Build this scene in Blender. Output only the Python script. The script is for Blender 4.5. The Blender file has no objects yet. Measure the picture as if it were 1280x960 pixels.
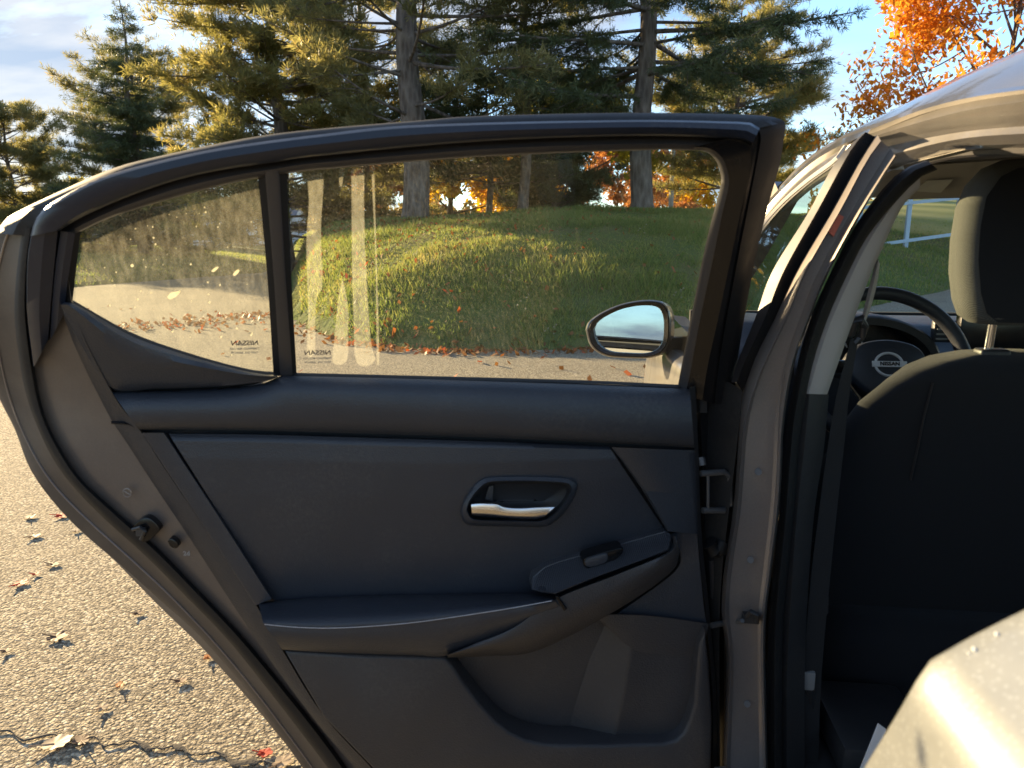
import bpy, bmesh, math, random
import numpy as np
from mathutils import Vector, Matrix

random.seed(7)
rng = np.random.default_rng(11)
SC = bpy.context.scene
COL = SC.collection
rad = math.radians

# ------------------------------------------------------------------ camera
YAW, PITCH, CAMH, FPX = rad(6.7), rad(11.3), 1.18, 900.0
CAM = Vector((0, 0, CAMH))
FWD = Vector((-math.sin(YAW) * math.cos(PITCH), math.cos(YAW) * math.cos(PITCH), -math.sin(PITCH)))
RGT = Vector((math.cos(YAW), math.sin(YAW), 0))
UPV = RGT.cross(FWD)
cam_d = bpy.data.cameras.new('camera')
cam = bpy.data.objects.new('camera', cam_d)
COL.objects.link(cam)
cam.matrix_world = Matrix.Translation(CAM) @ Matrix((RGT, UPV, -FWD)).transposed().to_4x4()
cam_d.sensor_width = 36
cam_d.lens = 36 * FPX / 1280
cam_d.clip_start, cam_d.clip_end = 0.02, 6000
cam_d.dof.use_dof = True
cam_d.dof.focus_distance = 2.5
cam_d.dof.aperture_fstop = 9.0
SC.camera = cam

# ------------------------------------------------------------------ sky, sun, exposure
SUN_AZ, SUN_EL = rad(46) + YAW, rad(11.5)          # azimuth to the left of +Y
SUNV = Vector((-math.sin(SUN_AZ) * math.cos(SUN_EL), math.cos(SUN_AZ) * math.cos(SUN_EL), math.sin(SUN_EL)))
W = bpy.data.worlds.new('World')
SC.world = W
W.use_nodes = True
nt = W.node_tree
nt.nodes.clear()
def wn(t, **kw):
    n = nt.nodes.new(t)
    for k, v in kw.items():
        setattr(n, k, v)
    return n
sky = wn('ShaderNodeTexSky', sky_type='NISHITA', sun_disc=False)
sky.sun_elevation = SUN_EL
sky.sun_rotation = -SUN_AZ
sky.air_density, sky.dust_density, sky.ozone_density = 0.9, 0.12, 2.5
tc = wn('ShaderNodeTexCoord')
sep = wn('ShaderNodeSeparateXYZ'); nt.links.new(tc.outputs['Generated'], sep.inputs[0])
def wmath(op, a, b=None, c=None):
    n = wn('ShaderNodeMath', operation=op)
    for i, v in enumerate((a, b, c)):
        if v is None: continue
        if isinstance(v, (int, float)): n.inputs[i].default_value = v
        else: nt.links.new(v, n.inputs[i])
    return n.outputs[0]
den = wmath('ADD', wmath('MAXIMUM', sep.outputs[2], 0.0), 0.16)
cmb = wn('ShaderNodeCombineXYZ')
nt.links.new(wmath('DIVIDE', sep.outputs[0], den), cmb.inputs[0])
nt.links.new(wmath('DIVIDE', sep.outputs[1], den), cmb.inputs[1])
n1 = wn('ShaderNodeTexNoise'); n1.inputs['Scale'].default_value = 0.9; n1.inputs['Detail'].default_value = 7
n1.inputs['Roughness'].default_value = 0.58; n1.inputs['Distortion'].default_value = 0.35
mp = wn('ShaderNodeMapping'); mp.inputs['Location'].default_value = (3.1, 1.3, 0); mp.inputs['Rotation'].default_value = (0, 0, rad(30))
mp.inputs['Scale'].default_value = (0.75, 1.25, 1)
nt.links.new(cmb.outputs[0], mp.inputs[0]); nt.links.new(mp.outputs[0], n1.inputs['Vector'])
cr = wn('ShaderNodeValToRGB')
cr.color_ramp.elements[0].position = 0.41; cr.color_ramp.elements[1].position = 0.63
sdot = wn('ShaderNodeVectorMath', operation='DOT_PRODUCT')
nt.links.new(tc.outputs['Generated'], sdot.inputs[0]); sdot.inputs[1].default_value = SUNV
glow = wmath('POWER', wmath('MAXIMUM', sdot.outputs['Value'], 0.0), 6.0)
nt.links.new(wmath('ADD', n1.outputs['Fac'], wmath('MULTIPLY', glow, 0.22)), cr.inputs[0])   # cloud bank round the sun
# cloud colour: white with greyer bellies, warmer towards the sun
n2 = wn('ShaderNodeTexNoise'); n2.inputs['Scale'].default_value = 2.2; n2.inputs['Detail'].default_value = 5
nt.links.new(mp.outputs[0], n2.inputs['Vector'])
ccr = wn('ShaderNodeValToRGB')
ccr.color_ramp.elements[0].position = 0.35; ccr.color_ramp.elements[1].position = 0.65
ccr.color_ramp.elements[0].color = (0.75, 0.98, 1.45, 1); ccr.color_ramp.elements[1].color = (1.65, 1.72, 1.85, 1)
nt.links.new(n2.outputs['Fac'], ccr.inputs[0])
wmix = wn('ShaderNodeMix', data_type='RGBA', blend_type='MULTIPLY')
wmix.inputs[0].default_value = 1.0
nt.links.new(ccr.outputs[0], wmix.inputs[6])
wc = wn('ShaderNodeMix', data_type='RGBA')
nt.links.new(glow, wc.inputs[0]); wc.inputs[6].default_value = (1, 1, 1, 1); wc.inputs[7].default_value = (1.22, 1.08, 0.90, 1)
nt.links.new(wc.outputs[2], wmix.inputs[7])
mix = wn('ShaderNodeMix', data_type='RGBA')
nt.links.new(wmath('MULTIPLY', cr.outputs[0], 0.92), mix.inputs[0])
nt.links.new(sky.outputs[0], mix.inputs[6]); nt.links.new(wmix.outputs[2], mix.inputs[7])
bg = wn('ShaderNodeBackground'); bg.inputs[1].default_value = 0.12
wo = wn('ShaderNodeOutputWorld')
nt.links.new(mix.outputs[2], bg.inputs[0]); nt.links.new(bg.outputs[0], wo.inputs[0])

sl = bpy.data.lights.new('sun', 'SUN')
sl.energy, sl.angle, sl.color = 5.0, rad(0.6), (1.0, 0.75, 0.42)
sun = bpy.data.objects.new('sun', sl)
COL.objects.link(sun)
sun.rotation_euler = SUNV.to_track_quat('Z', 'Y').to_euler()
sun.location = SUNV * 50
SC.view_settings.view_transform = 'Standard'
SC.view_settings.look = 'None'
SC.view_settings.exposure = 2.05
SC.view_settings.gamma = 1.0
SC.render.engine = 'CYCLES'
SC.cycles.max_bounces = 10
SC.cycles.transparent_max_bounces = 24
SC.cycles.sample_clamp_indirect = 6

# ------------------------------------------------------------------ helpers
def ray(px, py):
    return FWD + RGT * ((px - 640) / FPX) + UPV * ((480 - py) / FPX)
def at_plane(px, py, axis, val):                # where a line of sight meets a plane x/y/z = val
    r = ray(px, py)
    return CAM + r * ((val - CAM[axis]) / r[axis])
def atY(px, py, Y): return at_plane(px, py, 1, Y)
def atZ(px, py, Z=0.0): return at_plane(px, py, 2, Z)
FH = Vector((-math.sin(YAW), math.cos(YAW), 0))
def G(a, b, z=0.0):                              # plan coordinates: a to the right, b away
    v = RGT * a + FH * b
    return Vector((v.x, v.y, z))
def plan(px, b, z=0.0):                          # plan point seen at picture column px, b metres away
    return G((px - 640) / FPX * b * math.cos(PITCH), b, z)

def catmull(pts, n):
    P = np.array([tuple(p) for p in pts], float)
    if len(P) == 2:
        t = np.linspace(0, 1, n)[:, None]
        return P[0] * (1 - t) + P[1] * t
    E = np.vstack([2 * P[0] - P[1], P, 2 * P[-1] - P[-2]])
    out = []
    for i in range(1, len(E) - 2):
        p0, p1, p2, p3 = E[i - 1], E[i], E[i + 1], E[i + 2]
        for t in np.linspace(0, 1, 12, endpoint=False):
            out.append(0.5 * ((2 * p1) + (-p0 + p2) * t + (2 * p0 - 5 * p1 + 4 * p2 - p3) * t * t + (-p0 + 3 * p1 - 3 * p2 + p3) * t ** 3))
    out.append(E[-2])
    out = np.array(out)
    d = np.r_[0, np.cumsum(np.linalg.norm(np.diff(out, axis=0), axis=1))]
    s = np.linspace(0, d[-1], n)
    return np.stack([np.interp(s, d, out[:, k]) for k in range(out.shape[1])], 1)

WLOC = {}                                        # world position of every object's origin
def link(ob, parent, wloc):
    COL.objects.link(ob)
    wloc = Vector(wloc)
    WLOC[ob.name] = wloc
    if parent is not None:
        ob.parent = parent
        ob.location = wloc - WLOC[parent.name]
    else:
        ob.location = wloc
    return ob
def empty(name, loc, parent=None):
    e = bpy.data.objects.new(name, None)
    e.empty_display_size = 0.1
    return link(e, parent, loc)
def tag(o, label=None, cat=None, group=None, kind=None):
    if label: o['label'] = label
    if cat: o['category'] = cat
    if group: o['group'] = group
    if kind: o['kind'] = kind
    return o
def mesh(name, verts, faces, mat, parent=None, smooth=True, sharp=38, origin=None):
    V = np.array([tuple(v) for v in verts], float) if not isinstance(verts, np.ndarray) else verts
    if origin is None:
        lo, hi = V.min(0), V.max(0)
        origin = ((lo[0] + hi[0]) / 2, (lo[1] + hi[1]) / 2, lo[2])
    V = V - np.array(origin)
    me = bpy.data.meshes.new(name)
    if isinstance(faces, np.ndarray):
        n, k = faces.shape
        me.vertices.add(len(V)); me.vertices.foreach_set('co', V.astype(np.float32).ravel())
        me.loops.add(n * k); me.loops.foreach_set('vertex_index', faces.astype(np.int32).ravel())
        me.polygons.add(n); me.polygons.foreach_set('loop_start', np.arange(0, n * k, k, dtype=np.int32))
        me.update(calc_edges=True)
    else:
        me.from_pydata(V.tolist(), [], faces)
        bm = bmesh.new(); bm.from_mesh(me)
        bmesh.ops.remove_doubles(bm, verts=bm.verts, dist=1e-5)
        bmesh.ops.recalc_face_normals(bm, faces=bm.faces)
        bm.to_mesh(me); bm.free()
        me.update()
    if smooth:
        me.polygons.foreach_set('use_smooth', np.ones(len(me.polygons), bool))
        if sharp and not isinstance(faces, np.ndarray):
            me.set_sharp_from_angle(angle=rad(sharp))
    if mat: me.materials.append(mat)
    ob = bpy.data.objects.new(name, me)
    return link(ob, parent, origin)
def loft_vf(rows, close=False, cap=False):
    n = len(rows[0]); V = [tuple(p) for r in rows for p in r]; F = []
    for i in range(len(rows) - 1):
        for j in range(n - 1 if not close else n):
            a, b = i * n + j, i * n + (j + 1) % n
            F.append((a, b, b + n, a + n))
    if cap and close:
        F.append(tuple(range(n))[::-1]); F.append(tuple(range((len(rows) - 1) * n, len(rows) * n)))
    return V, F
def loft(name, rows, mat, parent=None, close=False, cap=False, sharp=38):
    V, F = loft_vf(rows, close, cap)
    return mesh(name, V, F, mat, parent, sharp=sharp)
def tube_vf(path, r, k=8, cap=True):
    P = [Vector(p) for p in path]; rows = []
    up = Vector((0.13, 0.21, 1)).normalized()
    for i, p in enumerate(P):
        t = (P[min(i + 1, len(P) - 1)] - P[max(i - 1, 0)]).normalized()
        a = t.cross(up)
        if a.length < 1e-3: a = t.cross(Vector((1, 0, 0)))
        a.normalize(); b = t.cross(a).normalized()
        rr = r[i] if isinstance(r, (list, tuple, np.ndarray)) else r
        rows.append([p + (a * math.cos(2 * math.pi * j / k) + b * math.sin(2 * math.pi * j / k)) * rr for j in range(k)])
    return loft_vf(rows, True, cap)
def tube(name, path, r, mat, parent=None, k=8):
    V, F = tube_vf(path, r, k)
    return mesh(name, V, F, mat, parent)
def merge(parts):
    V, F = [], []
    for v, f in parts:
        o = len(V); V += list(v); F += [tuple(i + o for i in q) for q in f]
    return V, F
def box_vf(c, s, rot=None):
    V = []
    for dx in (-.5, .5):
        for dy in (-.5, .5):
            for dz in (-.5, .5):
                v = Vector((dx * s[0], dy * s[1], dz * s[2]))
                if rot is not None: v = rot @ v
                V.append(Vector(c) + v)
    return V, [(0, 1, 3, 2), (4, 6, 7, 5), (0, 4, 5, 1), (2, 3, 7, 6), (0, 2, 6, 4), (1, 5, 7, 3)]
def bevel(ob, w, seg=2, sharp=40):
    bm = bmesh.new(); bm.from_mesh(ob.data)
    bmesh.ops.bevel(bm, geom=[e for e in bm.edges if e.is_manifold and e.calc_face_angle(0) > rad(30)], offset=w, segments=seg, affect='EDGES', profile=0.6)
    bm.to_mesh(ob.data); bm.free()
    ob.data.polygons.foreach_set('use_smooth', np.ones(len(ob.data.polygons), bool))
    ob.data.set_sharp_from_angle(angle=rad(sharp))
    return ob
def box(name, c, s, mat, parent=None, bev=0.0, rot=None):
    V, F = box_vf(c, s, rot)
    o = mesh(name, V, F, mat, parent, sharp=30)
    if bev: bevel(o, bev)
    return o

# ------------------------------------------------------------------ materials
MATS = {}
class NT:
    def __init__(s, name):
        s.m = bpy.data.materials.new(name); s.m.use_nodes = True
        s.t = s.m.node_tree; s.t.nodes.clear()
        s.out = s.t.nodes.new('ShaderNodeOutputMaterial')
        MATS[name] = s.m
    def n(s, t, ins=None, **kw):
        n = s.t.nodes.new(t)
        for k, v in kw.items(): setattr(n, k, v)
        for k, v in (ins or {}).items():
            if hasattr(v, 'is_linked') or isinstance(v, bpy.types.NodeSocket): s.t.links.new(v, n.inputs[k])
            else: n.inputs[k].default_value = v
        return n
    def noise(s, scale, detail=3, rough=0.5, vec=None, dist=0.0):
        n = s.n('ShaderNodeTexNoise', {'Scale': scale, 'Detail': detail, 'Roughness': rough, 'Distortion': dist})
        if vec is not None: s.t.links.new(vec, n.inputs['Vector'])
        return n.outputs['Fac']
    def coord(s, kind='Object', scale=None, rot=None):
        o = s.n('ShaderNodeTexCoord').outputs[kind]
        if scale is not None or rot is not None:
            m = s.n('ShaderNodeMapping', {'Vector': o})
            if scale is not None: m.inputs['Scale'].default_value = scale
            if rot is not None: m.inputs['Rotation'].default_value = rot
            o = m.outputs[0]
        return o
    def pos(s, scale=None):
        o = s.n('ShaderNodeNewGeometry').outputs['Position']
        if scale is not None: o = s.n('ShaderNodeMapping', {'Vector': o, 'Scale': scale}).outputs[0]
        return o
    def ramp(s, fac, stops):
        r = s.n('ShaderNodeValToRGB', {0: fac})
        e = r.color_ramp.elements
        while len(e) < len(stops): e.new(0.5)
        for i, (p, c) in enumerate(stops):
            e[i].position = p; e[i].color = (*c, 1) if len(c) == 3 else c
        return r.outputs[0]
    def val(s, fac, a, b, lo=0.0, hi=1.0):
        return s.n('ShaderNodeMapRange', {0: fac, 1: lo, 2: hi, 3: a, 4: b}).outputs[0]
    def math(s, op, a, b=0.0):
        return s.n('ShaderNodeMath', {0: a, 1: b}, operation=op).outputs[0]
    def bump(s, h, strength, dist=0.002):
        return s.n('ShaderNodeBump', {'Height': h, 'Strength': strength, 'Distance': dist}).outputs[0]
    def pbsdf(s, **ins):
        names = {k.replace('_', ' '): v for k, v in ins.items()}
        for k, v in list(names.items()):
            if isinstance(v, tuple) and len(v) == 3 and ('Color' in k or 'Tint' in k): names[k] = (*v, 1)
        return s.n('ShaderNodeBsdfPrincipled', names).outputs[0]
    def mixs(s, f, a, b):
        return s.n('ShaderNodeMixShader', {0: f, 1: a, 2: b}).outputs[0]
    def mixc(s, f, a, b, mode='MIX'):
        n = s.n('ShaderNodeMix', data_type='RGBA', blend_type=mode)
        for i, v in ((0, f), (6, a), (7, b)):
            if isinstance(v, bpy.types.NodeSocket): s.t.links.new(v, n.inputs[i])
            elif isinstance(v, tuple): n.inputs[i].default_value = (*v, 1) if len(v) == 3 else v
            else: n.inputs[i].default_value = v
        return n.outputs[2]
    def done(s, sh):
        s.t.links.new(sh, s.out.inputs[0]); return s.m

def plastic(name, col, rough, grain=0.0, gscale=900, spec=0.5, var=0.12):
    m = NT(name)
    v = m.noise(9, 4, vec=m.coord())
    c = m.mixc(v, tuple(x * (1 - var) for x in col), tuple(x * (1 + var) for x in col))
    dst = m.math('MULTIPLY', m.val(m.noise(5, 6, 0.7, vec=m.coord()), 0.0, 1.0, 0.48, 0.75), m.val(m.noise(160, 3, 0.8, vec=m.coord()), 0.0, 0.09, 0.4, 0.7))
    c = m.mixc(dst, c, (0.32, 0.29, 0.24))          # a little settled dust
    ins = dict(Base_Color=c, Roughness=m.val(m.noise(30, 3, vec=m.coord()), rough - 0.07, rough + 0.09), Specular_IOR_Level=spec)
    if grain:
        vor = m.n('ShaderNodeTexVoronoi', {'Vector': m.coord(), 'Scale': gscale}).outputs['Distance']
        ins['Normal'] = m.bump(vor, grain, 0.0008)
    return m.done(m.pbsdf(**ins))
plastic('trim_soft', (0.024, 0.0275, 0.036), 0.40, 0.5, 400, spec=0.42)
plastic('trim_hard', (0.032, 0.031, 0.034), 0.46, 0.6, 360, spec=0.40)
plastic('trim_dark', (0.020, 0.020, 0.022), 0.48, 0.12, 600)
plastic('rubber', (0.009, 0.009, 0.010), 0.62, spec=0.3)
plastic('rubber_grey', (0.030, 0.028, 0.030), 0.40)
plastic('frame_black', (0.009, 0.013, 0.024), 0.34, spec=0.38)
plastic('gloss_black', (0.005, 0.005, 0.006), 0.2, spec=0.35)
plastic('pillar_trim', (0.36, 0.34, 0.33), 0.6, 0.1, 500)
plastic('headliner', (0.34, 0.32, 0.29), 0.9, 0.3, 900)
plastic('stitch', (0.55, 0.56, 0.6), 0.7)
plastic('grey_metal', (0.20, 0.20, 0.20), 0.45)
plastic('hinge_metal', (0.07, 0.07, 0.072), 0.45)
plastic('label_pale', (0.5, 0.5, 0.47), 0.6)
plastic('label_red', (0.42, 0.10, 0.06), 0.5)
plastic('screen_glass', (0.006, 0.007, 0.009), 0.22)
plastic('silver', (0.55, 0.55, 0.56), 0.3)
plastic('paper', (0.7, 0.71, 0.74), 0.7)
plastic('carpet', (0.016, 0.016, 0.017), 0.95, 0.5, 700)
def paint(name, col, rough=0.32, flake=1.0, coat=0.7, metal=0.75):
    m = NT(name)
    fl = m.n('ShaderNodeTexVoronoi', {'Vector': m.coord(), 'Scale': 900}).outputs['Color']
    f = m.n('ShaderNodeSeparateColor', {0: fl}).outputs[0]
    c = m.mixc(f, tuple(x * 0.93 for x in col), tuple(x * 1.08 for x in col))
    dust = m.noise(6, 5, 0.6, vec=m.coord())
    c = m.mixc(m.val(dust, 0.0, 0.22, 0.45, 0.75), c, (0.35, 0.31, 0.25))
    return m.done(m.pbsdf(Base_Color=c, Metallic=metal, Roughness=m.val(dust, rough - 0.04, rough + 0.12), Coat_Weight=coat, Coat_Roughness=0.06,
                          Normal=m.bump(f, 0.012 * flake, 0.0002)))
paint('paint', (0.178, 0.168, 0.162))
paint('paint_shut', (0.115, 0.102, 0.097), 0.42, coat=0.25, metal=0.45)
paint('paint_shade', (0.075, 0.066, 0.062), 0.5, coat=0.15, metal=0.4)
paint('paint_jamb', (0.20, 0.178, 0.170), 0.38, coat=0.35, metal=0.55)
m = NT('paint_dewy')                              # same paint under a film of dried dew
fl = m.n('ShaderNodeSeparateColor', {0: m.n('ShaderNodeTexVoronoi', {'Vector': m.coord(), 'Scale': 420}).outputs['Color']}).outputs[0]
dew = m.n('ShaderNodeTexVoronoi', {'Vector': m.coord(), 'Scale': 260}).outputs['Distance']
film = m.noise(22, 5, 0.65, vec=m.coord())
c = m.mixc(m.val(dew, 0.45, 0.0, 0.05, 0.4), m.mixc(m.val(film, 0.0, 1.0, 0.3, 0.7), (0.25, 0.25, 0.25), (0.28, 0.28, 0.28)), (0.46, 0.47, 0.48))
m.done(m.pbsdf(Base_Color=c, Metallic=0.3, Roughness=m.val(film, 0.34, 0.46), Coat_Weight=0.7, Coat_Roughness=0.12,
               Normal=m.bump(dew, 0.02, 0.0006)))
m = NT('chrome'); m.done(m.pbsdf(Base_Color=(0.62, 0.62, 0.63), Metallic=1.0, Roughness=m.val(m.noise(40, 3, vec=m.coord()), 0.16, 0.26)))
m = NT('bright_metal'); m.done(m.pbsdf(Base_Color=(0.75, 0.74, 0.72), Metallic=1.0, Roughness=0.12))
m = NT('mirror'); m.done(m.pbsdf(Base_Color=(0.42, 0.47, 0.52), Metallic=1.0, Roughness=m.val(m.noise(30, 3, vec=m.coord()), 0.0, 0.03)))
def fabric(name, c1, c2, scale=420):
    m = NT(name)
    ck = m.n('ShaderNodeTexWave', {'Vector': m.coord(), 'Scale': scale, 'Distortion': 1.5}, bands_direction='DIAGONAL').outputs['Fac']
    nz = m.noise(700, 2, vec=m.coord())
    f = m.math('MULTIPLY', m.math('ADD', ck, nz), 0.5)
    return m.done(m.pbsdf(Base_Color=m.mixc(f, c1, c2), Roughness=0.9, Specular_IOR_Level=0.2, Sheen_Weight=0.06, Sheen_Roughness=0.5, Normal=m.bump(f, 0.6, 0.001)))
fabric('seat_fabric', (0.007, 0.0075, 0.009), (0.021, 0.022, 0.026))
fabric('headrest_fabric_lit', (0.025, 0.026, 0.026), (0.10, 0.10, 0.09), 260)  # paler weave for the headrest's sunny side, light put into the colour
fabric('belt_web', (0.014, 0.014, 0.015), (0.03, 0.03, 0.032), 900)

def glassmat(name, tint, dust=0.0, streak=0.0, refl=1.0):
    m = NT(name)
    tr = m.n('ShaderNodeBsdfTransparent', {'Color': (*tint, 1)}).outputs[0]
    gl = m.n('ShaderNodeBsdfGlossy', {'Color': (1, 1, 1, 1), 'Roughness': 0.01}).outputs[0]
    fc = m.n('ShaderNodeLayerWeight', {'Blend': 0.5}).outputs['Facing']
    fr = m.math('ADD', m.math('MULTIPLY', m.math('POWER', fc, 5.0), 0.85), 0.035)
    sh = m.mixs(m.math('MULTIPLY', fr, refl), tr, gl)
    if dust:
        co = m.coord()
        fine = m.val(m.noise(240, 3, 0.7, vec=co), 0.0, 1.0, 0.35, 0.8)
        vert = m.val(m.noise(10, 3, 0.6, vec=m.coord(scale=(14, 14, 0.35))), 0.0, 1.0, 0.42, 0.75)
        blot = m.val(m.noise(5, 4, 0.6, vec=co), 0.15, 1.0, 0.35, 0.7)
        specks = m.val(m.n('ShaderNodeTexVoronoi', {'Vector': co, 'Scale': 130}).outputs['Distance'], 1.0, 0.0, 0.05, 0.16)
        f = m.math('ADD', m.math('MULTIPLY', blot, m.math('ADD', m.math('MULTIPLY', fine, 0.5), 0.35)), m.math('MULTIPLY', vert, streak))
        f = m.math('ADD', m.math('MULTIPLY', f, dust), m.math('MULTIPLY', specks, dust * 0.5))
        di = m.n('ShaderNodeBsdfDiffuse', {'Color': (0.62, 0.58, 0.48, 1)}).outputs[0]
        tl = m.n('ShaderNodeBsdfTranslucent', {'Color': (0.70, 0.66, 0.52, 1)}).outputs[0]
        sh = m.mixs(m.math('MINIMUM', f, 0.85), sh, m.mixs(0.6, di, tl))
    return m.done(sh)
glassmat('glass_quarter', (0.90, 0.92, 0.90), 0.10, 0.7)
glassmat('glass_main', (0.95, 0.965, 0.955), 0.006, 0.4)
glassmat('glass_front', (0.84, 0.92, 0.85), 0.02, 0.2)
glassmat('glass_shield', (0.80, 0.90, 0.92), 0.0)
def smear(name, f):
    m = NT(name)
    tr = m.n('ShaderNodeBsdfTransparent').outputs[0]
    di = m.n('ShaderNodeBsdfDiffuse', {'Color': (0.66, 0.62, 0.50, 1)}).outputs[0]
    tl = m.n('ShaderNodeBsdfTranslucent', {'Color': (0.74, 0.70, 0.54, 1)}).outputs[0]
    k = m.val(m.noise(60, 4, 0.6, vec=m.coord(scale=(3, 3, 0.3))), f * 0.6, f * 1.3, 0.3, 0.7)
    return m.done(m.mixs(k, tr, m.mixs(0.65, di, tl)))
smear('smear_light', 0.07); smear('smear_strong', 0.10); smear('smear_spot', 0.75)
# ------------------------------------------------------------------ ground materials
m = NT('asphalt')
co = m.pos()
wv_ = m.n('ShaderNodeTexNoise', {'Vector': co, 'Scale': 70.0, 'Detail': 2.0}).outputs['Color']
dc = m.n('ShaderNodeVectorMath', {0: co, 1: m.n('ShaderNodeVectorMath', {0: wv_, 'Scale': 0.010}, operation='SCALE').outputs[0]}, operation='ADD').outputs[0]
v1 = m.n('ShaderNodeTexVoronoi', {'Vector': dc, 'Scale': 112.0}).outputs
v2 = m.n('ShaderNodeTexVoronoi', {'Vector': dc, 'Scale': 260.0}).outputs
sc1 = m.n('ShaderNodeSeparateColor', {0: v1['Color']}).outputs
st, st2 = sc1[0], sc1[1]
big = m.noise(0.7, 5, 0.6, vec=co)
base = m.ramp(st, [(0.0, (0.14, 0.115, 0.08)), (0.5, (0.36, 0.30, 0.205)), (0.85, (0.52, 0.44, 0.30)), (1.0, (0.66, 0.59, 0.45))])
gap = m.val(v1['Distance'], 0.0, 1.0, 0.45, 0.75)
base = m.mixc(m.math('MULTIPLY', gap, 0.75), base, (0.05, 0.043, 0.035))
base = m.mixc(m.val(big, 0.0, 0.45, 0.35, 0.75), base, (0.17, 0.145, 0.105))
crk = m.n('ShaderNodeTexVoronoi', {'Vector': m.n('ShaderNodeVectorMath', {0: co, 1: m.n('ShaderNodeTexNoise', {'Vector': co, 'Scale': 1.5, 'Detail': 5.0}).outputs['Color']}, operation='ADD').outputs[0], 'Scale': 0.28}, feature='DISTANCE_TO_EDGE').outputs['Distance']
ck = m.val(crk, 1.0, 0.0, 0.0, 0.006)
base = m.mixc(m.math('MULTIPLY', ck, 0.4), base, (0.05, 0.045, 0.04))
h = m.math('MULTIPLY', m.val(v1['Distance'], 1.0, 0.0, 0.15, 0.75), m.math('ADD', m.math('MULTIPLY', st2, 0.8), 0.35))
h = m.math('ADD', h, m.math('MULTIPLY', m.val(v2['Distance'], 1.0, 0.0, 0.0, 0.7), 0.22))
h = m.math('ADD', m.math('SUBTRACT', h, m.math('MULTIPLY', ck, 0.6)), m.math('MULTIPLY', m.noise(420, 3, 0.7, vec=co), 0.35))
m.done(m.pbsdf(Base_Color=base, Roughness=0.9, Specular_IOR_Level=0.25, Normal=m.bump(h, 0.9, 0.007)))
m = NT('lawn')
co = m.pos()
f1 = m.noise(0.5, 5, 0.6, vec=co); f2 = m.noise(9, 4, 0.7, vec=co)
base = m.mixc(f2, (0.055, 0.080, 0.022), (0.14, 0.165, 0.048))
base = m.mixc(m.val(f1, 0.0, 0.75, 0.42, 0.66), base, (0.14, 0.115, 0.05))
m.done(m.pbsdf(Base_Color=base, Roughness=0.95, Specular_IOR_Level=0.1, Normal=m.bump(f2, 0.8, 0.06)))
def leafmat(name, stops, trans=0.45, rough=0.55, patch=1.2, gain=1.0):
    m = NT(name)
    ri = m.n('ShaderNodeNewGeometry').outputs['Random Per Island']
    pt = m.noise(patch, 3, vec=m.pos())
    f = m.math('ADD', m.math('MULTIPLY', ri, 0.55), m.math('MULTIPLY', m.val(pt, 0, 1, 0.3, 0.7), 0.45))
    c = m.ramp(f, stops)
    d = m.pbsdf(Base_Color=c, Roughness=rough, Specular_IOR_Level=0.25)
    t = m.n('ShaderNodeBsdfTranslucent', {'Color': m.mixc(1.0, c, (1.25 * gain, 1.2 * gain, 0.8 * gain), 'MULTIPLY')}).outputs[0]
    return m.done(m.mixs(trans, d, t))
leafmat('grass_blade', [(0.0, (0.085, 0.135, 0.035)), (0.4, (0.16, 0.215, 0.06)), (0.7, (0.26, 0.27, 0.09)), (1.0, (0.40, 0.32, 0.15))], 0.55, patch=0.6)
leafmat('pine_needle', [(0.0, (0.085, 0.092, 0.048)), (0.5, (0.16, 0.155, 0.075)), (0.85, (0.25, 0.22, 0.105)), (1.0, (0.32, 0.20, 0.10))], 0.5, gain=1.4)
leafmat('pine_sunlit', [(0.0, (0.12, 0.125, 0.055)), (0.45, (0.20, 0.19, 0.08)), (0.8, (0.29, 0.25, 0.11)), (1.0, (0.32, 0.19, 0.09))], 0.5, gain=1.35)  # pine needles again, golden sunlight put into the colour
leafmat('spruce_needle', [(0.0, (0.05, 0.07, 0.038)), (0.6, (0.095, 0.115, 0.055)), (1.0, (0.17, 0.165, 0.075))], 0.38)
leafmat('leaf_orange', [(0.0, (0.40, 0.14, 0.02)), (0.5, (0.58, 0.25, 0.035)), (1.0, (0.68, 0.38, 0.07))], 0.5, gain=1.1)
leafmat('leaf_yellow', [(0.0, (0.45, 0.27, 0.02)), (0.5, (0.62, 0.42, 0.03)), (1.0, (0.70, 0.52, 0.06))], 0.5, gain=1.1)
leafmat('leaf_olive', [(0.0, (0.13, 0.14, 0.02)), (0.5, (0.30, 0.26, 0.03)), (1.0, (0.46, 0.36, 0.05))], 0.5)
leafmat('leaf_rust', [(0.0, (0.30, 0.12, 0.05)), (0.5, (0.48, 0.22, 0.09)), (1.0, (0.55, 0.33, 0.14))], 0.45)
leafmat('leaf_litter', [(0.0, (0.12, 0.05, 0.02)), (0.5, (0.26, 0.12, 0.04)), (0.85, (0.42, 0.08, 0.025)), (1.0, (0.40, 0.26, 0.10))], 0.3, patch=3)
m = NT('bark')
co = m.coord(scale=(1, 1, 0.28))
v = m.n('ShaderNodeTexVoronoi', {'Vector': co, 'Scale': 9}).outputs['Distance']
nz = m.noise(16, 5, 0.7, vec=co)
c = m.ramp(m.math('MULTIPLY', m.math('ADD', v, nz), 0.6), [(0.15, (0.04, 0.03, 0.024)), (0.5, (0.12, 0.095, 0.078)), (0.9, (0.24, 0.20, 0.17))])
m.done(m.pbsdf(Base_Color=c, Roughness=0.95, Normal=m.bump(m.math('ADD', v, nz), 1.0, 0.05)))
plastic('weathered_wood', (0.28, 0.25, 0.21), 0.85); plastic('leaf_tan_dry', (0.38, 0.33, 0.22), 0.9)
plastic('fence_white', (0.46, 0.54, 0.62), 0.55)
plastic('siding', (0.62, 0.66, 0.72), 0.7); plastic('shingle', (0.16, 0.16, 0.18), 0.9)
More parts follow.
